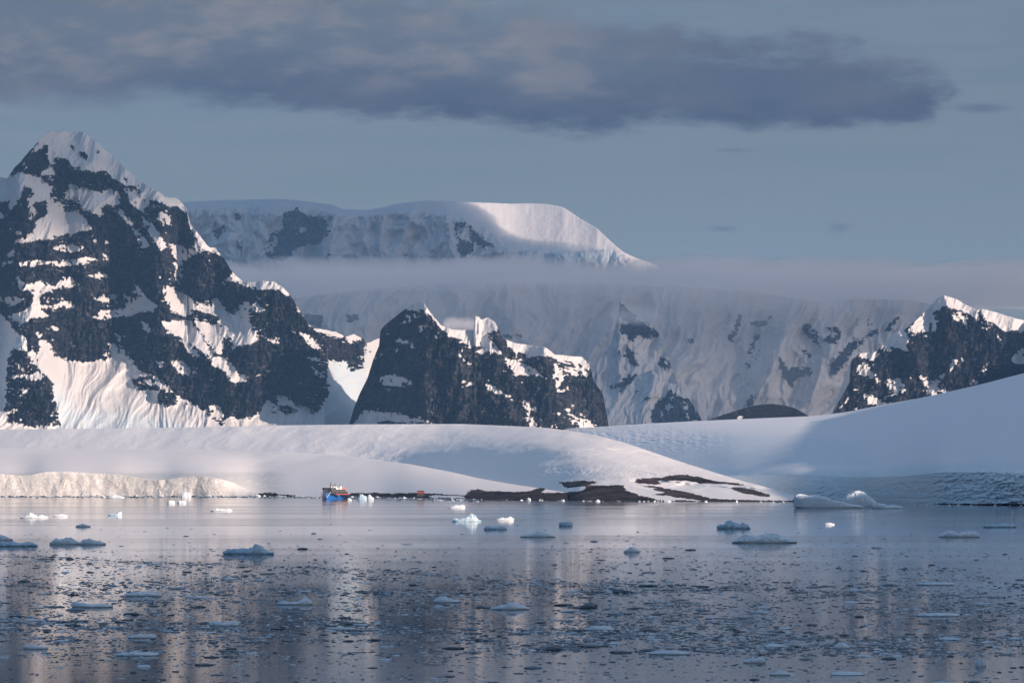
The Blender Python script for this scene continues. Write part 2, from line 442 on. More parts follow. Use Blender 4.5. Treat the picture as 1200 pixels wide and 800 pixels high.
spursL = [(9, 16, a2(505,320, 560,380, 660,470, 830,575, 1040,725)), (5, 10, a2(640,60, 690,140)), (6, 12, a3(385,540, 420,580)),
          (7, 14, a1(60,300, 120,400, 160,560)), (7, 14, a1(230,410, 240,600)), (10, 22, a1(240,95, 300,210, 350,330)), (6, 12, a1(930,600, 860,720)),
          (8, 14, a2(1000,330, 1060,560)), (9, 16, a4(480,180, 440,400, 400,560)), (7, 12, a2(0,190, 130,340)), (8, 12, a1(0,470, 60,640, 80,790))]
iceL = [(0.35, a2(0,190, 130,300, 130,360, 40,400, 0,690)), (0.45, a2(200,470, 300,560, 330,640, 600,650, 930,720, 900,760, 250,760, 270,700)),
        (0.5, a4(590,330, 760,300, 740,640, 540,640))]

pxL = K * 12500
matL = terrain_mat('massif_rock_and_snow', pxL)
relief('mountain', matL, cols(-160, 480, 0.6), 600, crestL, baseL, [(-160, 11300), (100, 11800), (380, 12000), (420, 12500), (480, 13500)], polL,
       cot=(0.30, 2.0), warp=(0.8, 1.0), butt=(46, 62), rough=12.0, spurs=spursL, tilt=0.10, icepolys=iceL, seed=1, back=2200, dust=0.34, flute=0.6, jag=1.6)

# ---- the middle rock mountain
crestM = [(400, 506), (409, 497), (415, 477), (422, 460), (431, 442), (437, 422), (444, 405), (446, 387), (452, 380), (462, 372), (475, 362),
          (482, 356), (492, 354), (497, 355), (505, 367), (517, 381), (530, 386), (555, 387), (555.6, 377), (557, 370), (561, 371), (564, 374.5), (567, 373), (572, 372),
          (580, 377), (584, 385), (590, 397), (605, 402), (640, 407), (650, 415), (668, 417), (682, 418), (691, 427), (696, 447), (706, 460), (710, 480), (714, 502), (724, 508)]
baseM = [(400, 512), (730, 512)]
polM = [
    (S, a5(0,60, 40,50, 70,55, 105,105, 155,160, 200,178, 300,180, 296,150, 308,115, 340,128, 370,122, 402,145, 418,182, 380,192, 360,202, 390,242, 422,282, 432,302, 380,292, 360,275, 300,257, 270,262, 240,225, 190,217, 150,182, 120,142, 70,102, 58,87, 20,95, -10,95)),
    (S, a5(208,253, 240,300, 272,330, 314,367, 280,352, 240,322)), (S, a5(290,292, 350,277, 402,292, 360,292, 320,304)),
    (S, a5(440,222, 500,245, 640,265, 680,292, 810,305, 848,352, 832,380, 800,347, 770,352, 760,335, 700,332, 670,312, 600,307, 550,317, 540,292, 510,287, 502,322, 488,280, 468,270)),
    (S, a5(448,318, 500,330, 560,355, 620,390, 652,417, 600,402, 540,392, 500,402, 480,382, 460,362)),
    (S, a5(678,340, 722,345, 720,360, 772,362, 842,360, 832,412, 800,372, 782,402, 722,402, 702,470, 742,455, 752,465, 690,482, 678,420)), (R, a5(690,345, 760,345, 765,362, 700,370)), (R, a5(720,375, 750,380, 740,400, 715,395)),
    (S, a5(338,435, 400,450, 452,490, 495,495, 460,507, 370,472)), (S, a5(240,418, 312,440, 250,452)), (S, a5(520,498, 562,530, 612,570, 570,562, 555,577, 618,645, 555,645, 550,590, 530,532)),
    (S, a5(718,548, 752,550, 762,580, 802,600, 842,605, 885,650, 800,650, 790,612, 750,592)), (S, a5(688,568, 742,600, 700,597)), (S, a5(938,610, 965,650, 930,650)), (S, a5(665,630, 692,628, 690,645, 665,645)),
    (S, a5(-60,590, 0,593, 60,608, 127,620, 60,660, -60,660)), (S, a5(540,425, 562,430, 555,445)), (S, a5(760,540, 775,520, 770,560)),
    (S, a4(798,420, 840,400, 890,393, 962,420, 977,442, 900,452, 820,442)), (S, a4(735,560, 800,568, 900,573, 960,593, 1082,620, 1100,660, 680,660, 715,595)), (R, a4(812,612, 900,615, 1060,618, 1050,628, 815,632)),
    (S, a4(885,228, 962,240, 1002,275, 950,267, 918,252)), (S, a4(788,310, 842,293, 832,312, 790,327)), (S, a4(918,150, 972,138, 962,157)), (S, a4(1075,198, 1097,213, 1090,235)),
    (S, a4(875,280, 895,270, 900,290)), (S, a4(850,200, 880,210, 870,225)), (S, a4(1000,170, 1030,160, 1025,180, 1005,200)), (S, a4(940,120, 985,110, 1000,130, 960,135)),
]
spursM = [(15, 22, a5(310,125, 400,260, 440,420, 470,600)), (15, 26, a5(40,60, 60,250, 80,600)), (13, 22, a5(640,280, 670,330, 680,600)), (11, 18, a5(850,370, 870,600)), (12, 20, a5(240,200, 230,600)), (10, 18, a4(840,170, 780,400, 760,600)), (9, 16, a5(560,260, 560,640))]
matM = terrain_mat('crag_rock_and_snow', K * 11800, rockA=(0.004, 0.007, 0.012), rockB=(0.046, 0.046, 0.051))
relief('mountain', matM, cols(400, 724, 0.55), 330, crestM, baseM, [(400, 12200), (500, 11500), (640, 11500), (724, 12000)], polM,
       cot=(0.28, 1.6), warp=(0.8, 0.9), butt=(30, 50), rough=8.0, spurs=spursM, tilt=0.1, seed=4, back=1400, jag=0.6, dust=0.42)

# ---- the rock peak on the right
crestR = [(970, 494), (976, 486), (985, 467), (992, 455), (998, 443), (999, 420), (1003, 418), (1007, 414), (1015, 413), (1022, 414), (1028, 411), (1032, 406), (1040, 397),
          (1050, 389), (1060, 386), (1068, 380), (1075, 374), (1087, 362), (1097, 350), (1107, 346), (1120, 350), (1132, 357), (1145, 363), (1152, 362),
          (1165, 365), (1177, 369), (1190, 373), (1205, 376), (1230, 379), (1260, 384), (1310, 392), (1370, 402), (1430, 412), (1500, 415), (1600, 425), (1720, 440)]
baseR = [(970, 500), (1200, 490), (1720, 480)]
polR = [
    (S, a8(785,120, 830,98, 880,114, 930,144, 985,172, 990,215, 960,202, 940,192, 900,172, 850,162, 812,152, 792,182, 802,202, 792,270, 742,277, 690,282, 658,272, 690,228, 740,178, 760,150)),
    (S, a8(985,172, 1060,174, 1110,189, 1160,204, 1200,210, 1340,160, 1340,260, 1200,277, 1150,267, 1110,277, 1072,242, 1020,217)),
    (S, a8(897,183, 922,205, 944,242, 920,242, 888,192)), (S, a8(866,188, 880,195, 894,227, 875,222)), (R, a8(830,165, 870,160, 905,180, 880,190, 840,190)), (R, a8(770,180, 800,170, 815,200, 785,230)), (R, a8(745,235, 770,225, 765,255)),
    (S, a8(528,345, 580,285, 612,265, 645,275, 662,320, 642,342, 686,385, 620,352, 570,347)), (S, a8(428,362, 462,360, 492,375, 514,370, 500,402, 445,402)),
    (S, a8(418,430, 450,418, 502,470, 522,500, 522,522, 480,492, 430,472, 418,460)), (S, a8(555,498, 622,488, 644,552, 600,572, 578,582, 568,540, 538,510)), (R, a8(575,520, 590,510, 600,560, 585,570)),
    (S, a8(433,558, 490,578, 562,610, 580,632, 510,645, 488,610, 460,602)), (S, a8(318,642, 392,568, 412,558, 370,602, 338,632)), (S, a8(398,545, 422,538, 428,557)),
    (S, a8(706,473, 752,485, 762,510, 740,527, 708,490)), (S, a8(738,530, 790,498, 842,448, 832,472, 792,522, 800,560, 832,538, 852,560, 770,585, 745,545)),
    (S, a8(855,430, 880,388, 897,400, 882,442, 850,462)), (S, a8(903,388, 942,440, 908,417)), (S, a8(980,482, 1020,428, 1052,403, 1030,442, 1000,482)), (S, a8(888,458, 903,470, 885,478)),
    (S, a8(955,488, 992,510, 1002,512, 940,540, 930,530, 970,515)), (S, a8(1058,278, 1102,310, 1090,322)), (S, a8(1135,400, 1200,345, 1260,350, 1240,430, 1150,422)), (S, a8(1080,390, 1122,368, 1132,382)),
    (S, a8(660,475, 690,500, 670,495)), (S, a8(905,260, 925,280, 915,285)), (S, a8(1000,255, 1030,262, 1010,275)), (S, a8(400,620, 425,632, 405,640)),
]
spursR = [(11, 18, a8(830,110, 850,250, 860,420, 820,560)), (10, 16, a8(610,270, 700,400, 740,520)), (9, 14, a8(1000,180, 1060,300, 1000,500)), (7, 12, a8(430,420, 560,520, 600,620)), (7, 12, a8(1150,210, 1180,420))]
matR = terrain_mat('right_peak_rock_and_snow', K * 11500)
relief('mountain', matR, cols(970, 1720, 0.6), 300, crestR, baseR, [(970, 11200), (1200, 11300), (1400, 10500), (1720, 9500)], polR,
       cot=(0.30, 1.6), warp=(0.8, 0.9), butt=(34, 58), rough=8.0, spurs=spursR, tilt=-0.1, seed=9, back=1800, jag=0.5, dust=0.42)

# ---- far snow wall below the mist
crestW = [(280, 365), (340, 350), (420, 340), (500, 333), (600, 332), (700, 332), (800, 336), (880, 341), (930, 349), (960, 354), (1000, 350), (1040, 351), (1075, 353), (1110, 360), (1170, 374), (1260, 392), (1400, 430)]
polW = [
    (R, a7(605,250, 640,228, 665,148, 678,160, 662,232, 625,287)), (R, a7(718,195, 750,178, 800,185, 792,207, 740,212)), (R, a7(798,165, 826,153, 812,182)),
    (R, a7(745,243, 762,250, 722,332, 703,332, 728,280)), (R, a7(765,313, 742,372, 733,360, 755,320)), (R, a7(688,385, 712,380, 695,412)), (R, a7(710,350, 732,350, 715,358)),
    (R, a7(400,275, 412,280, 405,290)), (R, a7(432,270, 455,270, 450,290, 435,290)),
    (R, a7(958,200, 990,193, 1032,240, 1048,312, 1020,292, 985,252, 965,232)), (S, a7(985,215, 1010,225, 1020,260, 1000,240)), (R, a7(1068,210, 1132,218, 1140,240, 1110,292, 1080,292, 1058,270, 1090,240)), (S, a7(1095,230, 1120,240, 1100,265)),
    (R, a7(858,340, 872,370, 892,410, 942,400, 972,410, 982,442, 930,457, 915,502, 893,480, 868,440, 852,410, 848,370)), (R, a7(948,325, 972,313, 1014,360, 990,357)), (R, a7(970,410, 990,398, 1008,442, 990,442)),
    (R, a8(288,440, 340,368, 392,328, 400,288, 422,330, 392,382, 332,462, 300,492)), (R, a8(548,260, 600,198, 617,210, 580,262, 555,278)), (R, a8(400,272, 430,198, 442,200, 420,232)), (R, a8(468,212, 482,200, 475,240, 462,255)), (R, a8(455,300, 500,265, 520,270, 480,300)),
    (R, a8(355,490, 385,440, 390,480)), (R, a8(420,340, 440,300, 450,330)), (R, a8(490,350, 520,320, 510,345)),
    (R, a7(700,560, 725,520, 740,585, 700,590)),
    (R, a3(820,600, 892,593, 862,622, 825,632)), (R, a5(440,210, 475,200, 480,230, 450,228)), (R, a5(480,205, 520,200, 525,222)), (R, a3(615,590, 720,600, 700,650, 650,650)),
]
spursW = [(22, 30, a7(100,90, 60,300, -40,480)), (20, 34, a7(480,130, 420,330, 330,520)), (20, 30, a8(160,200, 120,330, 60,520)), (22, 34, a8(330,190, 300,330, 200,500)), (18, 26, a8(520,160, 470,300, 400,400)), (20, 34, a3(1000,500, 900,640, 700,800)), (20, 34, a6(380,560, 420,700, 350,900)), (16, 26, a7(890,110, 870,300, 760,420, 720,560)), (18, 30, a8(70,270, 30,420, 0,540)), (14, 24, a8(230,200, 330,420, 300,520)), (14, 22, a8(420,190, 440,330)), (14, 22, a8(640,140, 560,330)),
          (18, 30, a3(800,510, 740,640, 830,690, 900,780)), (16, 26, a5(460,80, 500,200, 560,260)), (14, 24, a8(-120,300, -60,440))]
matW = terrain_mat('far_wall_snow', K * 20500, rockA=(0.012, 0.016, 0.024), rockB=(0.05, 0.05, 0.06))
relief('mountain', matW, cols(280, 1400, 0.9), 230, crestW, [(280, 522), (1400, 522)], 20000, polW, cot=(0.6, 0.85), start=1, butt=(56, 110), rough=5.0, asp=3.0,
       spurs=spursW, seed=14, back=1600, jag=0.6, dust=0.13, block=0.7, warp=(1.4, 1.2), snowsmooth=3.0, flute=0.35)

# ---- pyramid peak and the small ridge before it
relief('mountain', matW, cols(690, 835, 0.6), 240, [(690, 470), (700, 425), (717, 400), (722, 378), (725, 357), (728, 351), (733, 360), (740, 366), (755, 374), (772, 390), (776, 405), (785, 425), (795, 450), (812, 480), (835, 512)],
       [(690, 515), (835, 515)], 18600, [
    (R, a7(93,188, 130,198, 200,178, 242,208, 287,225, 292,262, 240,267, 190,252, 160,272, 120,252, 108,215)), (R, a7(100,130, 120,100, 160,140, 200,165, 150,180, 105,180)),
    (R, a7(128,290, 172,330, 197,402, 160,382, 133,340)), (R, a7(283,350, 302,348, 354,407, 330,417, 288,392)), (R, a7(110,512, 88,480, 130,448, 192,428, 182,452, 120,513)), (R, a7(8,342, 42,318, 32,340)), (R, a7(58,290, 77,268, 70,290)), (R, a7(60,490, 80,480, 90,500, 70,505)), (R, a7(80,320, 110,330, 120,350, 90,335)), (R, a7(195,310, 215,350, 205,345))],
       cot=(0.5, 0.9), start=1, butt=(26, 60), rough=4.0, warp=(2.4, 2.0), spurs=[(18, 24, a7(100,90, 110,250, 150,420, 100,600)), (10, 16, a7(95,180, 20,400))], seed=17, back=900, jag=0.4, block=0.8, dust=0.14, snowsmooth=2.0, flute=1.0)
relief('mountain', matW, cols(695, 828, 0.6), 150, [(695, 508), (712, 488), (725, 467), (747, 440), (756, 436), (765, 433), (770, 438), (775, 444), (785, 448), (795, 452), (803, 461), (808, 468), (816, 480), (823, 492), (828, 506)],
       [(695, 514), (828, 514)], 17600, [
    (R, a7(258,602, 290,558, 330,508, 372,520, 382,540, 432,555, 472,610, 492,650, 400,660, 268,668, 252,612)), (S, a7(330,560, 350,545, 345,600, 320,640)), (S, a7(400,560, 430,590, 420,640, 400,600)), (S, a7(290,600, 310,590, 300,640)), (R, a7(133,592, 150,582, 148,598)), (R, a7(185,600, 205,590, 195,615)), (R, a7(215,560, 240,530, 235,560)), (R, a7(380,535, 420,540, 430,556, 400,548)), (R, a7(185,520, 200,500, 195,530))],
       cot=(0.5, 0.9), start=1, butt=(22, 35), rough=3.5, spurs=[(12, 18, a7(262,412, 250,520, 230,660)), (8, 14, a7(380,490, 350,650))], seed=19, back=700, jag=0.5, block=0.8, warp=(2.0, 1.6), dust=0.25, flute=1.0)

# ---- high plateau above the mist
crestP = [(150, 242), (215, 237), (250, 235), (290, 234), (330, 233), (360, 236), (390, 240), (402, 245), (430, 246), (450, 243), (465, 239), (480, 237), (500, 235), (530, 236), (560, 237), (600, 238.5),
          (620, 238), (640, 239), (652, 241), (660, 243), (668, 248), (680, 256), (700, 268), (715, 282), (725, 291), (732, 296), (745, 302), (760, 307), (775, 313), (790, 318), (830, 330), (900, 352), (1000, 400)]
polP = [(R, a3(440,310, 470,200, 520,168, 540,108, 592,98, 642,138, 702,128, 752,180, 742,222, 690,262, 620,272, 570,302, 540,342, 470,332)), (S, a3(470,190, 490,140, 530,180, 520,200, 480,210)), (S, a3(575,200, 610,175, 640,200, 600,215)),
        (S, a3(450,300, 490,220, 510,250, 480,310)), (R, a3(300,130, 342,138, 335,152, 300,148)), (R, a3(190,230, 200,200, 250,170, 260,190, 230,240)), (R, a3(300,240, 320,290, 345,330, 330,270)), (R, a3(690,330, 740,310, 735,345)), (R, a3(1090,300, 1112,305, 1105,325)),
        (R, a6(130,235, 200,250, 270,325, 320,350, 230,370, 160,420, 140,330)), (S, a6(150,265, 200,265, 205,340, 150,310)), (R, a6(750,460, 790,425, 780,450)), (S, a6(215,330, 260,350, 210,380))]
iceP = [(0.5, a6(380,440, 420,375, 600,375, 900,385, 920,480, 380,480)), (0.25, a6(0,200, 60,200, 60,440, 0,440))]


EDGEP = [(150, 246), (215, 246), (250, 244), (300, 241), (330, 239), (360, 243), (395, 250), (430, 253), (470, 246), (500, 247), (530, 252), (560, 262), (580, 274), (592, 289), (610, 294),
         (660, 296), (700, 293), (728, 294), (742, 304), (760, 312), (790, 321), (1000, 420)]


def topP(GX, GY):
    e = np.interp(GX, [p[0] for p in EDGEP], [p[1] for p in EDGEP]) + 1.5 * fbm(GX / 9, GX * 0, 3, 77)
    return sstep(e + 1.2, e - 1.2, GY)


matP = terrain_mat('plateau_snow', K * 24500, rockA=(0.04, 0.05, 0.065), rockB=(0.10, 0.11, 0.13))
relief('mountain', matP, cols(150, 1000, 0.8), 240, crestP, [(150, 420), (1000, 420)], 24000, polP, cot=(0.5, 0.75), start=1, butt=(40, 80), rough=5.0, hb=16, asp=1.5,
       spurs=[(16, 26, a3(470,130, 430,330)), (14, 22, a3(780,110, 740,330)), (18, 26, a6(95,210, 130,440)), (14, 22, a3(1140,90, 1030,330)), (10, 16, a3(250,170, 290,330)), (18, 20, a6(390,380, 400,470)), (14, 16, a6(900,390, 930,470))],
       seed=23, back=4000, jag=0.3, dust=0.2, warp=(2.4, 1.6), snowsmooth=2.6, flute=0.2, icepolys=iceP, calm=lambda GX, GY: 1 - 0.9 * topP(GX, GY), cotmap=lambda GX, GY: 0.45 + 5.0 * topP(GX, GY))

# ---- dark bare hill between the snow slopes
matN = terrain_mat('dark_hill_rock', K * 10500, rockA=(0.008, 0.009, 0.013), rockB=(0.024, 0.021, 0.023), dusty=0.1)
relief('hill', matN, cols(812, 962, 0.7), 70, [(812, 502), (829, 492), (850, 485), (872, 478), (890, 474), (905, 473), (920, 475), (932, 478), (942, 484), (951, 489), (962, 498)],
       [(812, 506), (962, 502)], 11200, [(S, a7(660,632, 680,630, 685,655, 655,655))], cot=(1.6, 1.6), butt=(30, 6), rough=1.2, seed=27, back=700, jag=0.25, dust=0.0)


# ------------------------------------------------------------------ snow slopes by the water
def slope(name, mat, X, nr, crest, shoreY, shoreD, crestD, cliff=None, bumps=None, rocks=(), ice=(), rough=None, fcot=0.3, seed=0, back=1500):
    ip = lambda pts: np.interp(X, [q[0] for q in pts], [q[1] for q in pts])
    def sm(v, k):
        kk = np.exp(-0.5 * (np.arange(-3 * k, 3 * k + 1) / k) ** 2); kk /= kk.sum()
        return np.convolve(np.pad(v, 3 * k, mode='reflect', reflect_type='odd'), kk, mode='valid')
    Yc = sm(ip(crest), 8); d0 = sm(ip(shoreD), 14); d1 = sm(ip(crestD), 30)
    Y0 = HZ + CAMZ / (K * d0)                       # where z = 0
    z1 = CAMZ + (HZ - Yc) * K * d1
    T = np.linspace(0, 1, nr)[:, None]
    GY = Y0 + (Yc - Y0) * T
    GX = np.broadcast_to(X[None, :], GY.shape).copy()
    mm = np.maximum(z1 / (d1 - d0), 0.01)
    d = (CAMZ + mm * d0) / np.maximum(mm - (HZ - GY) * K, 1e-4)
    d = np.clip(d, d0, d1)
    if cliff is not None:
        Ys = sm(ip(cliff), 10); Yt = ip(cliff) + 0.9 * fbm(X / 9, X * 0, 3, seed + 5)         # top of the ice cliff
        has = np.clip(sm(sstep(1.0, 9.0, Y0 - Ys), 24), 0, 1)
        zt = CAMZ + (HZ - Ys) * K * d0
        m2 = np.maximum((z1 - zt) / (d1 - d0), 0.008)
        db = d0 + (CAMZ + (HZ - GY) * K * d0 - zt) / np.maximum(m2 - (HZ - GY) * K, 2e-3)
        db = np.clip(db, d0, d1)
        ch = (ridged(GX / 11 + GY / 16 + fbm(GX / 8, GY / 8, 2, seed + 9), GY / 18, 4, seed + 6, 0.6) * 0.8 + fbm(GX / 30, GY / 40, 3, seed + 8) * 4.0) * K * d0
        face = d0 + (Y0 - GY) * K * d0 * fcot - ch
        dc = np.where(GY > Yt, face, np.maximum(db, face))
        d = d * (1 - has) + dc * has
    px = K * d
    if bumps is not None:
        above = 1.0 if cliff is None else 1 - has * (1 - sstep(Ys + 0.5, Ys - 16, GY))
        d = d - bumps(GX, GY, d) / np.maximum(mm, 0.03) * above
    wx = GX + 5.0 * fbm(GX / 9, GY / 2.2, 4, seed + 11, 0.65) + 2.6 * perlin(GX / 2.5, GY / 1.0, seed + 12)
    wy = GY + 1.0 * fbm(GX / 9, GY / 4, 3, seed + 21) + 0.5 * perlin(GX / 2.2, GY / 1.2, seed + 22)
    snow = np.ones(GX.shape); ic = np.zeros(GX.shape)
    for v, pts in rocks: inpoly(wx, wy, pts, snow, v)
    for v, pts in ice: inpoly(GX + 6 * fbm(GX / 14, GY / 8, 3, seed + 30), GY + 2 * fbm(GX / 12, GY / 8, 3, seed + 31), pts, ic, v)
    ic = blur(blur(ic, 14, 1), 5, 0)
    ic = ic * np.clip(0.55 + 0.9 * ridged(GX / 10 + GY / 8, GY / 5, 3, seed + 33), 0, 1)
    rk = blur(1 - snow, 0.8, 1)
    d = d - rk * px * (7.0 * fbm(GX / 3.4, GY / 1.6, 4, seed + 41, 0.65) + 3.0 * ridged(GX / 6, GY / 3, 2, seed + 42) + 2.0)
    if rough is not None: d = d - rough(GX, GY) * px
    PX = (GX - 600) * K * d; PZ = CAMZ + (HZ - GY) * K * d; PY = d
    nb = 8; bx = []; by = []; bz = []
    for i in range(1, nb + 1):
        s = i / nb
        bx.append(PX[-1]); by.append(PY[-1] + back * s); bz.append(PZ[-1] - (PZ[-1] + 40) * s ** 1.6)
    fx = [PX[0]]; fy = [PY[0] - 3]; fz = [PZ[0] * 0 - 8]
    PX = np.vstack(fx + [PX] + bx); PY = np.vstack(fy + [PY] + by); PZ = np.vstack(fz + [PZ] + bz)
    sn = np.vstack([snow[:1], blur(snow, 0.7, 1)] + [snow[-1:]] * nb); icx = np.vstack([ic[:1], ic] + [ic[-1:] * 0] * nb)
    o = grid_mesh(name, PX, PY, PZ, mat, {'snow': sn, 'ice': icx})
    tag(o, kind='structure')
    return o


b5 = lambda *f: P(480, 520, 5, *f)
b6 = lambda *f: P(700, 520, 1200 / 260.0, *f)
b9 = lambda *f: P(900, 480, 4, *f)
shoreD = [(-260, 7250), (0, 7250), (150, 7200), (300, 7080), (360, 6800), (450, 6300), (550, 5300), (640, 4750), (720, 4480), (940, 4300), (980, 4250)]
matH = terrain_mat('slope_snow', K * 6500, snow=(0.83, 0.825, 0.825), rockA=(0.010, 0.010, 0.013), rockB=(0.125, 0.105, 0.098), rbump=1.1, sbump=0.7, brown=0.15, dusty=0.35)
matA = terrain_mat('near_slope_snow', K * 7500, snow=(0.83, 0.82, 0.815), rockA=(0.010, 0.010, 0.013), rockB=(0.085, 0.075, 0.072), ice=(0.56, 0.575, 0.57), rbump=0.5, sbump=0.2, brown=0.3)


def bumpsB(GX, GY, d):
    x = (GX - 600) * K * d
    b = 26 * fbm(x / 900 + 3, d / 2600, 2, 81) + 7 * fbm(x / 260, d / 900, 3, 82)
    b += 1.6 * ridged(x / 90 + 0.4 * fbm(x / 200, d / 500, 2, 87), d / 420, 3, 88)
    b -= 34 * np.exp(-((GX - 455) / 95) ** 2 - ((GY - 546) / 20) ** 2)
    b += 10 * np.exp(-((GX - 640) / 60) ** 2 - ((GY - 520) / 14) ** 2)
    b -= 6 * np.exp(-((GX - 300) / 120) ** 2 - ((GY - 508) / 5) ** 2)
    return b * sstep(590, 570, GY)


def roughB(GX, GY):
    crev = ridged(GX / 6 + GY / 5, GY / 3.0, 3, 91) * np.exp(-((GY - 552 - (GX - 700) * 0.02) / 7) ** 2) * sstep(590, 620, GX) * sstep(860, 780, GX)
    return 7 * crev


crestB = [(-260, 506), (-100, 505), (0, 503), (120, 502), (250, 500), (340, 498), (420, 497), (540, 496.5), (600, 499), (640, 501), (670, 505), (700, 510), (730, 518), (760, 528), (795, 540), (830, 551),
          (865, 562), (900, 571), (925, 578), (936, 581.5), (980, 588.5)]
relief_rocks = [
    (R, b6(-60,226, 0,222, 80,230, 150,248, 220,273, 325,302, 330,345, -60,345)), (R, b6(198,206, 220,188, 300,183, 350,183, 400,168, 480,166, 562,180, 642,200, 752,210, 812,227, 640,212, 560,212, 480,197, 330,197, 342,217, 270,217)),
    (R, b6(235,226, 300,226, 357,236, 290,237)), (R, b6(298,245, 330,233, 402,245, 482,260, 552,275, 602,293, 682,298, 850,303, 1010,306, 1080,300, 1080,345, 300,345, 432,302, 370,277, 308,275, 360,262)), (S, b6(360,278, 440,290, 560,305, 540,310, 430,300)),
    (R, b6(716,240, 760,233, 852,250, 934,276, 920,286, 850,277, 778,262)),
    (R, b5(860,225, 920,220, 1022,213, 1112,222, 1050,242, 930,260, 905,252, 900,235)),
    (R, b5(320,305, 360,268, 402,263, 442,275, 530,275, 602,280, 702,275, 760,258, 802,265, 772,285, 902,285, 1002,275, 1052,252, 1102,243, 1260,240, 1260,345, 320,345)),
    (R, b5(640,275, 690,262, 760,255, 800,262, 720,280)),
]
relief_rocks_A = [(R, [(452, 578.6), (470, 577.2), (497, 577.4), (520, 578.6), (545, 580), (560, 590), (452, 590)]), (S, [(505, 580), (540, 580.5), (548, 583), (505, 583)]),
                  (R, b5(320,305, 360,268, 402,263, 442,275, 530,275, 602,280, 702,275, 760,258, 802,265, 772,285, 902,285, 1002,275, 1052,252, 1102,243, 1260,240, 1260,345, 320,345)),
                  (R, [(410, 577.5), (440, 577), (460, 578), (460, 590), (405, 590)]), (R, [(303, 578), (316, 576.5), (326, 578.5), (345, 580), (345, 590), (303, 590)])]
slope('snow_hill', matH, cols(-260, 980, 0.8), 190, crestB, None, [(-260, 9800), (0, 9600), (250, 8900), (415, 8100), (530, 6950), (600, 5980), (640, 5350), (680, 4750), (720, 4480), (940, 4300), (980, 4250)], [(-260, 11300), (0, 10900), (300, 10300), (540, 9800), (640, 9000), (760, 7200), (860, 5600), (936, 4800), (980, 4500)],
      bumps=bumpsB, rocks=relief_rocks, rough=roughB, seed=30)


def bumpsA(GX, GY, d):
    x = (GX - 600) * K * d
    return (14 * fbm(x / 800 + 7, d / 1500, 2, 83) + 3 * fbm(x / 200, d / 500, 3, 84)) * sstep(572, 545, GY)


cliffA = [(-260, 556), (0, 555), (20, 557.5), (34, 557), (52, 553), (75, 552.5), (112, 555), (140, 556), (160, 560), (180, 562.5), (196, 562.5), (212, 559), (237, 558), (258, 561), (275, 566), (290, 573), (302, 579), (312, 583), (335, 584), (660, 590)]
slope('snow_hill', matA, cols(-260, 665, 0.7), 170, [(-260, 524), (0, 525), (150, 526), (250, 527), (330, 529), (387, 532.5), (415, 535), (440, 538.5), (480, 543.5), (530, 553), (560, 560), (600, 567), (640, 573), (665, 577)],
      None, shoreD, [(-260, 9900), (0, 9700), (250, 9000), (415, 8200), (530, 7000), (600, 6000), (665, 5200)], cliff=cliffA, bumps=bumpsA, rocks=relief_rocks_A, ice=[(0.8, [(-260, 556), (330, 553), (330, 590), (-260, 590)])], seed=36, back=900)


def bumpsC(GX, GY, d):
    x = (GX - 600) * K * d
    return 3 * fbm(x / 900 + 1, d / 2200, 2, 85) + 2.5 * fbm(x / 240, d / 900, 3, 86)


def roughC(GX, GY):
    front = sstep(545, 566, GY) * sstep(640, 700, GX)
    z = sstep(600, 700, GX)
    ser = 5.0 * ridged(GX / 26 + GY / 14 + 0.8 * fbm(GX / 20, GY / 9, 3, 93), GY / 9, 2, 92) + 2.2 * cells(GX / 7 + GY / 6 + 1.5 * fbm(GX / 10, GY / 6, 2, 99), GY / 5, 4) + ridged(GX / 13 + GY / 10 + 0.8 * fbm(GX / 20, GY / 9, 3, 94), GY / 6, 4, 95, 0.6) * 3.0 + ridged(GX / 3.2, GY / 2.6, 2, 96) * 1.2
    up = np.exp(-((GY - 520 - (GX - 900) * 0.04) / 14) ** 2) * sstep(880, 820, GX) * 1.0 + np.exp(-((GY - 528) / 8) ** 2) * sstep(860, 900, GX) * sstep(1010, 960, GX) * 0.5
    jum = sstep(1020, 1110, GX) * sstep(538, 552, GY)
    return z * (front * ser * (0.6 + 0.7 * jum) + 11 * up * ridged(GX / 14, GY / 3, 3, 97) + 7 * jum * np.maximum(0, ridged(GX / 5 + GY / 4, GY / 4, 3, 98)))


matC = terrain_mat('glacier_snow', K * 5000, snow=(0.78, 0.81, 0.85), ice=(0.52, 0.69, 0.79), rbump=0.6, sbump=1.0)
relief_rocks_C = [(R, [(1040, 589.5), (1200, 590), (1500, 590), (1500, 600), (1040, 600)])]
cliffC = [(640, 570), (700, 562), (900, 558), (930, 558), (1000, 561), (1060, 560), (1100, 556), (1160, 556), (1200, 558), (1700, 560)]
slope('glacier', matC, cols(640, 1700, 0.7), 210, [(640, 503), (700, 500), (760, 496), (830, 492.5), (900, 489.5), (950, 487.5), (990, 483), (1043, 472.5), (1080, 466), (1115, 458), (1150, 450), (1200, 437), (1260, 424), (1330, 410), (1420, 400), (1520, 395), (1700, 390)],
      None, [(640, 9600), (760, 7900), (860, 6200), (936, 5300), (990, 5050), (1040, 4500), (1100, 3700), (1160, 3450), (1200, 3400), (1400, 3000), (1700, 2500)], [(640, 11800), (760, 11000), (830, 10600), (1000, 9800), (1200, 8800), (1400, 8000), (1700, 7000)],
      cliff=cliffC, bumps=bumpsC, rough=roughC, fcot=1.6, rocks=relief_rocks_C, ice=[(0.35, [(800, 505), (1000, 515), (1020, 545), (830, 548)]), (0.9, [(840, 548), (930, 552), (1030, 552), (1040, 572), (1200, 578), (1200, 600), (640, 600), (640, 560)]), (0.6, [(1040, 548), (1200, 540), (1200, 578), (1040, 572)])], seed=40, back=1500)

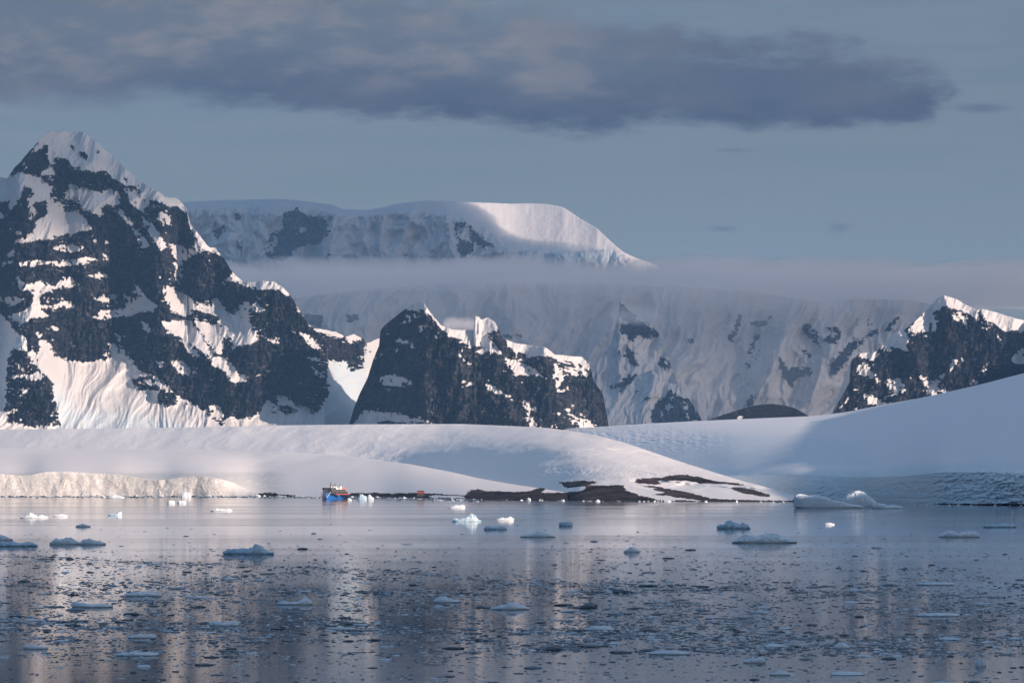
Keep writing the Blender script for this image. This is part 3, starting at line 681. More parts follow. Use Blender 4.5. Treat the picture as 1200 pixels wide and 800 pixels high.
# ---- unseen mountain added behind the camera, shaped to shade the near water
saz, sel = math.radians(SUN_AZ), math.radians(SUN_EL)
SH = np.array([math.sin(saz), -math.cos(saz)])     # horizontal direction to the sun
SN = np.array([math.cos(saz), math.sin(saz)])
gu, gv = np.meshgrid(np.linspace(-1, 1, 160), np.linspace(-1, 1, 90))
hgt = 1350 * np.clip(1 - np.abs(gv) ** 1.3, 0, 1) * np.clip(1 - np.abs(gu) ** 4, 0, 1) ** 0.7 * (0.85 + 0.25 * ridged(gu * 4, gv * 2, 4, 60)) - 5
cc = 250 * SN + 3000 * SH
PXb = cc[0] + gu * 1450 * SN[0] + gv * 1200 * SH[0]; PYb = cc[1] + gu * 1450 * SN[1] + gv * 1200 * SH[1]
steep = np.abs(np.gradient(hgt, axis=0)) / 27
sn_b = (steep < 0.9).astype(float)
tag(grid_mesh('mountain', PXb, PYb, hgt, matL, {'snow': sn_b, 'ice': sn_b * 0}), kind='structure')

def shade_ridge(name, n0, n1, hn, sfun, half, mat, seed):  # unseen ridge right of the frame, added to keep sun off the glacier
    nu, nv = 260, 70
    U, V = np.meshgrid(np.linspace(n0, n1, nu), np.linspace(-1, 1, nv))
    ss_ = sfun(U)
    top = np.interp(U, [a for a, b in hn], [b for a, b in hn]) + math.tan(sel) * ss_
    endf = np.clip((U - n0) / 300, 0, 1) ** 0.7 * np.clip((n1 - U) / 300, 0, 1) ** 0.7
    Z = (top + 6 * fbm(U / 260, V * 0, 4, seed)) * (1 - np.abs(V) ** 1.25) * endf - 3
    Sx = ss_ + V * half(U)
    PX = U * SN[0] + Sx * SH[0]; PY = U * SN[1] + Sx * SH[1]
    sn = (fbm(U / 200, V * 3, 4, seed + 3) > -0.25).astype(float)
    tag(grid_mesh(name, PX, PY, Z, mat, {'snow': sn, 'ice': sn * 0}), kind='structure')


shade_ridge('mountain', 2150, 8500, [(2150, 405), (2722, 457), (3000, 500), (3655, 628), (4234, 752), (4650, 840), (4838, 880), (5357, 1012), (7000, 1370), (7890, 1560), (8500, 1650)],
           lambda n: np.interp(n, [2150, 3000, 5400, 7890, 8500], [-650, -1000, -1900, -3000, -3400]), lambda n: np.interp(n, [2450, 8500], [420, 800]), matR, 66)


# ------------------------------------------------------------------ unseen clouds added above the frame to shade the peaks
def shade_cloud_deck(n0, n1, s0, s1, z, th, dens, seed, pw=0.5):
    me = bpy.data.meshes.new('cloud')
    nu, nv = 120, 60
    th_, ph = np.meshgrid(np.linspace(0, 2 * np.pi, nu + 1)[:-1], np.linspace(0, np.pi, nv))
    cx_, cy_, cz_ = np.sin(ph) * np.cos(th_), np.sin(ph) * np.sin(th_), np.cos(ph)
    sq = np.maximum(np.abs(cx_), np.abs(cy_)) / np.maximum(np.hypot(cx_, cy_), 1e-6)
    f = 1 / np.maximum(sq, 0.3) ** 0.9 * (1 + 0.16 * fbm(cx_ * 3 + 5, cy_ * 3 + 5, 4, seed))
    n = (n0 + n1) / 2 + (n1 - n0) / 2 * cx_ * f; q_ = (s0 + s1) / 2 + (s1 - s0) / 2 * cy_ * f
    Z = z + th * np.sign(cz_) * np.abs(cz_) ** pw * (1 + 0.35 * fbm(cx_ * 5, cy_ * 5 + 9, 3, seed + 4)) * (1.0)
    co = np.stack([n * SN[0] + q_ * SH[0], n * SN[1] + q_ * SH[1], Z], -1).reshape(-1, 3)
    idx = np.arange(nu * nv).reshape(nv, nu); nx_ = np.roll(idx, -1, 1)
    q = np.stack([idx[:-1], nx_[:-1], nx_[1:], idx[1:]], -1).reshape(-1, 4)
    raw_mesh(me, co, q); outward(me)
    m, t = newmat('cloud_vapour')
    t.n('ShaderNodeOutputMaterial', Volume=t.n('ShaderNodeVolumePrincipled', Color=(0.98, 0.98, 0.99), Density=dens, Anisotropy=0.3))
    m.cycles.homogeneous_volume = True
    me.materials.append(m)
    o = bpy.data.objects.new('cloud', me); COL.objects.link(o); tag(o, kind='stuff')


shade_cloud_deck(11800, 19600, -4300, 7600, 4400, 330, 8.5e-4, 3)
shade_cloud_deck(14600, 19850, -12600, -4000, 4400, 420, 1.9e-3, 5, 1.7)
shade_cloud_deck(7300, 9350, -1900, 2700, 4400, 300, 1.3e-3, 8)


# ------------------------------------------------------------------ water
def water():
    me = bpy.data.meshes.new('sea')
    xs = [-90000, -20000, -4000, 4000, 20000, 90000]; ys = [-30000, -3000, 1500, 6000, 20000, 90000]
    v = [(x, y, 0) for y in ys for x in xs]; n = len(xs)
    f = [(j * n + i, j * n + i + 1, (j + 1) * n + i + 1, (j + 1) * n + i) for j in range(len(ys) - 1) for i in range(n - 1)]
    me.from_pydata(v, [], f); me.update()
    m, t = newmat('sea_water')
    co = t.n('ShaderNodeTexCoord').outputs['Object']
    band = t.noise(t.scale(co, 0.0005, 0.004, 1), 1.0, 2, 0.5, 0.6)       # long wind lanes
    patch = t.noise(t.scale(co, 0.003, 0.02, 1), 1.0, 3, 0.55)
    lane = t.ss(t.math('ADD', t.math('MULTIPLY', band, 0.7), t.math('MULTIPLY', patch, 0.3)), 0.42, 0.6)
    w1 = t.noise(t.scale(co, 0.05, 0.45, 1), 1.0, 3, 0.55)
    w2 = t.noise(t.scale(co, 0.5, 2.6, 1), 1.0, 3, 0.6)
    h = t.math('ADD', t.math('MULTIPLY', w1, 0.055), t.math('MULTIPLY', w2, 0.012))
    h = t.math('MULTIPLY', h, t.mixf(lane, 0.7, 1.05))
    bp = t.n('ShaderNodeBump', Height=h, Strength=0.32, Distance=1.0)
    b = t.n('ShaderNodeBsdfPrincipled', Base__Color=(0.006, 0.014, 0.022), Roughness=t.mixf(lane, 0.035, 0.075), IOR=1.333, Normal=bp)
    t.n('ShaderNodeOutputMaterial', Surface=b)
    me.materials.append(m)
    o = bpy.data.objects.new('sea', me); COL.objects.link(o)
    tag(o, kind='structure')


water()

# ------------------------------------------------------------------ ice on the water
def ice_mat(name, a, b, rough=0.45, blue=0.0):
    m, t = newmat(name)
    co = t.n('ShaderNodeTexCoord').outputs['Object']
    n = t.noise(co, 0.5, 4, 0.6)
    c = t.mix(t.ss(n, 0.35, 0.65), a, b)
    oi = t.n('ShaderNodeObjectInfo')
    c = t.mix(t.math('MULTIPLY', oi.outputs['Random'], 0.25), c, tuple(v * 0.75 for v in a))
    bp = t.n('ShaderNodeBump', Height=t.noise(co, 2.0, 4, 0.6), Strength=0.5, Distance=0.15)
    s = t.n('ShaderNodeBsdfPrincipled', Base__Color=c, Roughness=rough, Normal=bp)
    t.n('ShaderNodeOutputMaterial', Surface=s)
    return m


M_berg = ice_mat('berg_ice', (0.55, 0.70, 0.82), (0.80, 0.84, 0.88))
M_blue = ice_mat('blue_ice', (0.28, 0.50, 0.68), (0.62, 0.74, 0.84))
M_wet = ice_mat('wet_ice', (0.022, 0.034, 0.052), (0.09, 0.12, 0.155), 0.25)
M_mid = ice_mat('grey_ice', (0.10, 0.14, 0.19), (0.32, 0.40, 0.50), 0.35)


def ground(X, Y):
    d = CAMZ / ((Y - HZ) * K)
    return (X - 600) * K * d, d


def berg(name, X0, X1, Ybase, prof, label, mat=None, depth=0.45, rag=0.10, seed=0, group='icebergs drifting on the bay', cat='iceberg', nx=None, tilt=0.0):
    """prof: heights in photo pixels along the width"""
    mat = mat or M_berg
    cx, d = ground((X0 + X1) / 2, Ybase)
    px = K * d; W = (X1 - X0) * px; Hs = np.array(prof, float) * px
    nx = nx or int(min(110, max(26, (X1 - X0) * 2.0))); ny = max(12, nx // 3)
    u = np.linspace(0, 1, nx); v = np.linspace(0, 1, ny)
    h = np.interp(u, np.linspace(0, 1, len(Hs)), Hs)
    hm = Hs.max()
    U, V = np.meshgrid(u, v)
    sd = seed + 100
    edge = np.clip(1 - np.abs(V * 2 - 1) ** (14 if hm / W > 0.1 and W > 50 and len(prof) > 16 else 5), 0, 1) ** 0.6
    crestline = 1 - (0.12 if seed == 0 else 0.35) * np.abs(V - 0.5 - 0.15 * perlin(U * 4, U * 0, sd)) * 2
    Z = h[None, :] * (0.35 + 0.65 * edge * crestline) * (1 + rag * 1.2 * fbm(U * 7, V * 4, 3, sd + 1)) + hm * rag * 0.8 * ridged(U * 9, V * 4, 3, sd + 2) * (h[None, :] / hm) ** 0.5
    Z = Z + hm * rag * (0.5 * cells(U * W / (0.9 * hm) + V, V * 4 + U * 2, sd + 5) + 0.35 * cells(U * W / (0.4 * hm), V * 7, sd + 6)) * (h[None, :] / hm) ** 0.7
    Z = np.maximum(Z, 0.08 * hm)
    dep = depth * W
    wob = 1 + 0.18 * fbm(V * 3, V * 0 + U * 2, 2, sd + 3)
    pinch = np.clip(1 - np.abs(U * 2 - 1) ** 3.5, 0.0, 1) ** 0.5
    Xc = (U - 0.5) * W + 0.02 * W * perlin(U * 5, V * 3, sd + 4)
    Yc = (V - 0.5) * dep * (0.25 + 0.75 * pinch) * wob
    co = np.stack([Xc, Yc, Z], -1).reshape(-1, 3)
    idx = np.arange(nx * ny).reshape(ny, nx)
    q = np.stack([idx[:-1, :-1], idx[:-1, 1:], idx[1:, 1:], idx[1:, :-1]], -1).reshape(-1, 4).tolist()
    ring = list(idx[0, :]) + list(idx[1:, -1]) + list(idx[-1, -2::-1]) + list(idx[-2:0:-1, 0])
    verts = co.tolist(); n = len(ring)
    prev = ring
    for (sc_, zf) in ((1.0, 0.10), (0.955, 0.03), (0.94, -0.25)):
        cur = []
        for r in ring:
            x, y, z = co[r]
            zz = min(z, hm * zf) if zf > 0 else hm * zf
            cur.append(len(verts)); verts.append([x * sc_, y * sc_, zz])
        for i in range(n):
            j = (i + 1) % n
            q.append([prev[i], cur[i], cur[j], prev[j]])
        prev = cur
    me = bpy.data.meshes.new(name)
    me.from_pydata(verts, [], q); me.update()
    me.materials.append(mat)
    me.polygons.foreach_set('use_smooth', [False] * len(q))
    o = bpy.data.objects.new(name, me); COL.objects.link(o)
    o.location = (cx, d, 0)
    tag(o, label, cat, group)
    return o


BERGS = [
    (931, 1012, 595.2, [13.5, 14.5, 14.5, 14.5, 14.2, 14, 14, 13, 12.5, 11, 9.5, 8.5, 7, 6, 5, 4.5, 3.5, 3, 2], 'largest iceberg, pale flat-topped block sloping down to the right below the glacier', None, .35),
    (984, 1032, 593.6, [3, 9, 13, 15.5, 17, 17.5, 17.5, 16.5, 14, 11, 7, 4, 2], 'smooth rounded iceberg dome behind the largest flat-topped iceberg', None, .5),
    (1022, 1058, 595.6, [3, 7, 5.5, 5, 3.5, 4, 3.2, 2.5, 1.6], 'low sunlit iceberg tail at the right end of the rounded iceberg dome', None, .4),
    (858, 934, 635.6, [1.2, 3, 5.5, 8.5, 8, 7, 7, 8.5, 9.5, 10, 10, 9, 7, 5.5, 4, 2.5, 1], 'long pale iceberg with two low humps, widest on the open water', None, .4),
    (840, 879, 619, [2.5, 4.5, 4.5, 7, 9.5, 7, 5, 4, 6, 4.5, 1.5], 'pale blue iceberg with a small central peak beyond the long two-humped one', M_blue, .4),
    (1100, 1148, 629, [1.5, 4.5, 6, 6.5, 5.5, 4, 5.5, 7, 6.5, 6, 3], 'jagged white and blue iceberg off the crevassed glacier front', None, .4),
    (1153, 1191, 617.6, [2, 3, 3, 3.2, 3.5, 4.2, 4.5, 4, 2.5], 'low turquoise iceberg nearest to the right edge', M_blue, .4),
    (261, 321, 649, [1.5, 3.5, 4.5, 5, 5, 5.5, 5.5, 5, 7, 11, 10, 6, 3.5, 2.5, 1.5], 'blue iceberg with an upright knob on its right end', M_blue, .35),
    (58, 94, 637.6, [1.5, 4.5, 7, 6, 5.5, 6.5, 7.5, 6.5, 4, 2], 'grey-blue iceberg with two rounded humps touching a smooth one on its right', None, .4),
    (93, 124, 637.8, [2, 4.8, 6.2, 5.5, 4.5, 3.5, 2.6, 1.2], 'smooth wedge-shaped iceberg lying against the right of a two-humped iceberg', None, .45),
    (-14, 44, 639.8, [3, 5, 5.5, 5, 4, 4.5, 5.2, 4.2, 3, 4.5, 5, 3.5, 1.5], 'long low blue iceberg cut by the left edge of the picture', M_blue, .35),
    (-10, 15, 632.6, [5, 6.5, 6.5, 5, 4, 2.5, 1], 'pale wedge of ice just behind the long iceberg at the left edge', None, .4),
    (530, 564, 611, [1.5, 3, 2.5, 3.5, 5, 7, 9, 7, 2, 1], 'small blue iceberg with a sharp peak toward its right', M_blue, .4),
    (581, 602, 609.6, [1, 2.2, 3, 2.5, 3.8, 4, 2], 'tiny iceberg right of the sharp-peaked blue one', None, .4),
    (567, 594, 620.2, [2, 4, 3, 2.5, 3, 4.5, 4, 1.2], 'small low iceberg with raised ends below the sharp-peaked blue one', M_blue, .4),
    (609, 651, 629, [1, 2, 3.2, 4.5, 5.5, 6, 5.5, 4, 2.2, .8], 'lens-shaped grey-blue iceberg standing on the pink reflection', None, .4),
    (655, 671, 616, [3, 4.5, 4, 4, 4.5, 3], 'small square blue iceberg right of the lens-shaped one', M_blue, .5),
    (526, 545, 595.2, [1, 2, 3.2, 3.2, 4, 2.5], 'small bright white sunlit ice floe below the red hut', None, .4),
    (731, 750, 646.6, [1, 3, 5.5, 4, 3.5, 1.2], 'small conical iceberg alone in the middle of the bay', None, .45),
    (24, 56, 606.8, [1.2, 2, 4, 6, 4, 2.5, 3.8, 2.5, 1], 'white jagged iceberg with a spiky top in front of the ice cliff', None, .4),
    (62, 79, 605.2, [1.2, 2.6, 3, 2.5, 1.5], 'little white slab right of the spiky white iceberg', None, .4),
    (127, 143, 603.8, [1.6, 2, 2, 4, 4.5], 'small dark blocky iceberg with a square right end', M_blue, .5),
    (247, 272, 598.8, [1.5, 2.5, 3, 2.4, 2.6, 3, 1.5], 'long thin white floe below the right part of the ice cliff', None, .4),
    (196, 205, 590, [2, 4, 3.5, 2.5], 'small rounded ice lump under the ice cliff, left of a similar one', None, .5),
    (208, 218, 589.8, [1.5, 3, 3.5, 1.6], 'small flat ice lump under the ice cliff, right of a similar one', None, .5),
    (212, 224, 583.6, [2, 6, 8, 5, 6, 2], 'white ice stack close under the notch of the ice cliff', None, .5),
    (89, 106, 617, [1.2, 2.6, 3.2, 2.2, 1], 'small pale iceberg alone beyond the two-humped iceberg pair', None, .45),
    (125, 146, 583.2, [1, 3, 3.8, 3.2, 2, 1], 'white floe resting at the foot of the ice cliff', None, .45),
    (419, 430, 586, [2, 6, 7, 4.5, 2], 'blue ice lump on the shoreline right of the ship', M_blue, .5),
    (431, 438, 586, [5, 6.5, 3.5, 3], 'bright white ice block on the shoreline right of the blue lump', None, .6),
    (407, 412, 586.4, [2, 3, 1.5], 'small white floe just off the stern of the ship', None, .5),
    (325, 366, 708, [1.5, 4, 3.5, 2.5, 3, 2.5, 4, 8, 7, 3], 'white floe with a raised right end on the near water', None, .5),
    (508, 541, 705.5, [2, 5, 7.2, 6, 4, 3, 2.5, 1.5], 'rounded bluish floe with a tail to its right on the near water', None, .5),
    (575, 621, 713.5, [1.5, 2.5, 3.5, 5.5, 7, 6.5, 5, 3.5, 1.5], 'broad white mound of ice right of the rounded bluish floe', None, .5),
    (245, 281, 732.5, [2, 5, 4, 3, 3.2, 5, 5.5, 3], 'saddle-shaped white floe in the dense brash on the left', None, .5),
    (84, 132, 711, [4, 5.5, 4, 3, 3, 3.5, 3.2, 2], 'long white floe with a thicker left end in the brash', None, .5),
    (146, 187, 698, [2, 3.5, 4.5, 4, 5, 4.5, 2], 'broad pale floe behind the long white one with a thick left end', None, .5),
    (136, 186, 767.5, [1.5, 3.2, 3, 4.2, 3, 3.8, 3, 3], 'long flat floe alone on calm dark water at lower left', None, .5),
    (27, 56, 759.5, [2, 4, 4.2, 3.5, 2.5, 1.2], 'small bluish floe at lower left, near a long flat floe', None, .5),
    (1075, 1118, 685, [1.8, 2.8, 3, 2.6, 2.8, 2.5, 2], 'thin flat slab of ice on open water at right', None, .5),
    (1074, 1124, 721.5, [1.5, 2.8, 3, 3, 3.4, 3.2, 3, 2], 'thin flat slab of ice in the dense brash at right', None, .5),
    (871, 897, 776, [1.5, 4, 6, 5, 6.5, 3.5], 'knobbly white floe at lower right in the brash edge', None, .5),
    (977, 996, 759, [2, 5, 6.5, 5, 3], 'rounded white lump in the dense brash at lower right', None, .6),
    (1143, 1156, 780, [3, 8.5, 9, 6.5, 3], 'upright white lump of ice at the lower right', None, .6),
    (902, 926, 790.5, [1.5, 3, 4.5, 3.5, 2], 'flat grey floe on calm water at the bottom right', None, .5),
    (1093, 1115, 803, [2, 4.5, 5, 4, 3], 'white floe cut by the bottom edge', None, .5),
    (760, 808, 766, [2, 3, 3.5, 3, 4.5, 3.5, 2.5, 2], 'low white floe with a small hump in the middle of the brash band', None, .5),
    (685, 720, 738, [2, 3, 5, 4, 5, 4, 2], 'grey-white floe left of centre in the right-hand brash band', None, .5),
    (150, 183, 747, [2, 3, 4.5, 3.5, 4, 2.5], 'bluish floe bedded in the thick brash stripe at left', None, .5),
    (966, 978, 614.6, [1, 2.2, 2.4, 1.5, .8], 'tiny pale floe right of the pale blue peaked iceberg', None, .5),
    (1021, 1033, 641.8, [1, 2.2, 2.4, 1.2], 'tiny floe alone between the long iceberg and the jagged one', None, .5),
]
for i, (x0, x1, yb, pr, lab, mt, dp) in enumerate(BERGS):
    small = (x1 - x0) * K * CAMZ / ((yb - HZ) * K) < 8
    nm = 'ice_floe' if ('floe' in lab or 'slab' in lab or 'mound' in lab or 'lump' in lab or 'wedge of ice' in lab or 'block on' in lab or 'stack' in lab) else 'iceberg'
    berg(nm, x0, x1, yb, pr, lab, mt, dp, seed=i * 7, group='larger ice drifting on the bay', cat='ice floe' if nm == 'ice_floe' else 'iceberg', rag=0.10 if i in (0, 1) else 0.2)


def floe_shape(r):
    """unit floe: irregular slab with a bevelled, lumpy top"""
    n = r.randint(7, 11)
    ang = np.sort((np.arange(n) + r.uniform(-.35, .35, n)) / n * 2 * np.pi)
    rad = r.uniform(0.34, 0.55, n); asp = r.uniform(0.5, 1.0)
    x = np.cos(ang) * rad; y = np.sin(ang) * rad * asp
    top = r.uniform(.6, 1.0, n)
    rings = [(0.93, -0.6 + 0 * top), (1.0, 0.25 * top), (0.88, 0.75 * top), (0.45, r.uniform(.7, 1.3) + 0 * top)]
    v = np.concatenate([np.stack([x * s, y * s, z], -1) for s, z in rings] + [np.array([[r.uniform(-.1, .1), 0, r.uniform(.8, 1.5)]])])
    q = []
    for k in range(3):
        for i in range(n):
            j = (i + 1) % n
            q.append((k * n + i, k * n + j, (k + 1) * n + j)); q.append((k * n + i, (k + 1) * n + j, (k + 1) * n + i))
    for i in range(n): q.append((3 * n + i, 3 * n + (i + 1) % n, 4 * n))
    return v, np.array(q)


def density(X, Y):
    n = fbm(X / 90, Y / 14, 3, 120)
    g = lambda c, w: np.exp(-((Y - c) / w) ** 2)
    edge1 = np.interp(X, [0, 85, 175, 300, 450, 600, 1200], [650, 652.5, 657, 661, 667, 680, 699])
    dns = 0.05 * sstep(600, 640, Y) + 0.10 * sstep(632, 650, Y) * (1 + 1.5 * n)
    dns = dns + 0.9 * np.exp(-((Y - edge1 - 1.5) / 2.0) ** 2) + 0.55 * np.where(Y > edge1, np.exp(-((Y - edge1) / 22)), 0) * (0.8 + 1.6 * n)
    dns = dns + 0.30 * sstep(655, 690, Y) * sstep(788, 760, Y) * np.clip(0.6 + 2.4 * n, 0, 3)
    dns = dns + 1.1 * g(733 + (X - 200) * 0.012, 8) * sstep(680, 420, X) * (0.9 + 1.2 * n)
    dns = dns + 0.9 * g(750 + 10 * np.sin(X / 140), 15) * sstep(480, 680, X) * (0.9 + 1.6 * n)
    dns = dns + 0.5 * g(688, 6) * (0.7 + n)
    dns = dns * np.where(Y > 770, 0.45, 1.0)
    dns = dns * np.clip(0.25 + 1.9 * (fbm(X / 200, Y / 9, 4, 131) + 0.42), 0.15, 2.2)
    return np.clip(dns, 0.01, 1.6)


fr = np.random.RandomState(21)
shapes = [floe_shape(fr) for _ in range(24)]
NF = 40000
cand = []
while len(cand) < NF:
    X = fr.uniform(-40, 1240, 20000); Y = fr.uniform(596, 806, 20000)
    keep = fr.uniform(0, 1.6, 20000) < density(X, Y)
    cand += list(zip(X[keep], Y[keep]))
cand = np.array(cand[:NF])
fx, fd = ground(cand[:, 0], cand[:, 1])
fsz = np.exp(fr.normal(-1.1, 0.72, NF)) * np.clip(fd / 420, 0.75, 2.6) ** 0.55
fsz = np.clip(fsz, 0.13, 4.5)
fth = fsz * fr.uniform(0.05, 0.13, NF) * np.clip(0.6 / fsz, .5, 1.3) ** 0.4
frot = fr.uniform(0, 6.28, NF)
fkind = fr.choice(3, NF, p=[0.44, 0.36, 0.20])
big = np.argsort(-(fsz / fd))[:300]
bigset = set(big.tolist())
floe_me = {}
KIND = [('dark wet floe of brash ice among many alike on the near water', M_wet), ('grey floe of brash ice among many alike on the near water', M_mid), ('small white floe of brash ice among many alike on the near water', M_berg)]
for i in big:
    k = int(fkind[i]); si = int(i) % len(shapes)
    if (si, k) not in floe_me:
        v, q = shapes[si]
        me = bpy.data.meshes.new('brash_floe'); raw_mesh(me, v, q, False); me.materials.append(KIND[k][1]); floe_me[(si, k)] = me
    o = bpy.data.objects.new('brash_floe', floe_me[(si, k)]); COL.objects.link(o)
    o.location = (fx[i], fd[i], 0); o.scale = (fsz[i], fsz[i], fth[i]); o.rotation_euler = (0, 0, float(frot[i]) % 0.9 - 0.45)
    tag(o, KIND[k][0], 'ice floe', ['dark wet brash floes', 'grey brash floes', 'white brash floes'][k])
# a belt of small pieces packed along the foot of the far ice cliff
NB = 2600
bX = fr.uniform(-60, 560, NB); bD = np.interp(bX, [a for a, b in shoreD], [b for a, b in shoreD]) - np.abs(fr.normal(0, 1, NB)) * 420 - 15
fx = np.concatenate([fx, (bX - 600) * K * bD]); fd = np.concatenate([fd, bD])
bS = np.exp(fr.normal(1.35, 0.5, NB)); fsz = np.concatenate([fsz, bS]); fth = np.concatenate([fth, bS * fr.uniform(0.08, 0.22, NB)])
frot = np.concatenate([frot, fr.uniform(0, 6.28, NB)]); fkind = np.concatenate([fkind, fr.choice(3, NB, p=[0.74, 0.16, 0.10])]); NF += NB
VV = []; QQ = []; MI = []; off = 0
for i in range(NF):
    if i in bigset: continue
    v, q = shapes[i % len(shapes)]
    c, s_ = math.cos(frot[i]), math.sin(frot[i])
    w = np.stack([(v[:, 0] * c - v[:, 1] * s_) * fsz[i] + fx[i], (v[:, 0] * s_ + v[:, 1] * c) * fsz[i] + fd[i], v[:, 2] * fth[i]], -1)
    VV.append(w); QQ.append(q + off); MI.append(np.full(len(q), fkind[i])); off += len(v)
me = bpy.data.meshes.new('brash_ice')
raw_mesh(me, np.concatenate(VV), np.concatenate(QQ), False)
for k in range(3): me.materials.append(KIND[k][1])
me.polygons.foreach_set('material_index', np.concatenate(MI).astype(np.int32)); me.update()
o = bpy.data.objects.new('brash_ice', me); COL.objects.link(o)
tag(o, 'dense scatter of small brash ice pieces over the near water', kind='stuff')

# small ice pieces stranded along the far shoreline
sr = np.random.RandomState(5)
for i in range(150):
    X = sr.uniform(0, 1200)
    if 372 < X < 410 or 925 < X < 1062: continue
    if X < 932: d = np.interp(X, [a for a, b in shoreD], [b for a, b in shoreD]) - sr.uniform(40, 160)
    else: d = np.interp(X, [900, 1060, 1200], [3700, 3450, 3400]) - sr.uniform(20, 70)
    w = K * d * sr.uniform(1.2, 7.0) * (1 if X < 800 else 0.7); si = i % len(shapes); k = 3 if sr.rand() < 0.65 else 4
    if (si, k) not in floe_me:
        v, q = shapes[si]
        me = bpy.data.meshes.new('shore_ice_piece'); raw_mesh(me, v, q, False); me.materials.append(M_berg if k == 3 else M_mid); floe_me[(si, k)] = me
    o = bpy.data.objects.new('shore_ice_piece', floe_me[(si, k)]); COL.objects.link(o)
    o.location = ((X - 600) * K * d, d, 0); o.scale = (w, w * 0.7, w * sr.uniform(0.15, 0.4)); o.rotation_euler = (0, 0, sr.uniform(0, 6))
    if k == 3: tag(o, 'small white piece of ice in the line along the far shore', 'ice piece', 'white ice pieces along the far shore')
    else: tag(o, 'small grey piece of ice in the line along the far shore', 'ice piece', 'grey ice pieces along the far shore')

M_rock = simple('shore_rock', (0.030, 0.028, 0.029), 0.85, 0.5, 0.4)
rock_me = []
for si in range(8):
    v, q = shapes[si + 10]
    me = bpy.data.meshes.new('shore_rock'); raw_mesh(me, v, q, False); me.materials.append(M_rock); rock_me.append(me)
for i in range(90):
    X = sr.uniform(452, 930) if i < 70 else sr.uniform(300, 350)
    d = np.interp(X, [a for a, b in shoreD], [b for a, b in shoreD]) - abs(sr.normal(0, 14)) - 2
    w = K * d * sr.uniform(0.8, 3.4)
    o = bpy.data.objects.new('shore_rock', rock_me[i % 8]); COL.objects.link(o)
    o.location = ((X - 600) * K * d, d, 0); o.scale = (w, w * 0.8, w * sr.uniform(0.25, 0.6)); o.rotation_euler = (0, 0, sr.uniform(0, 6))
    tag(o, 'dark boulder at the waterline of the bare rocky shore', 'rock', 'dark boulders along the rocky shore')

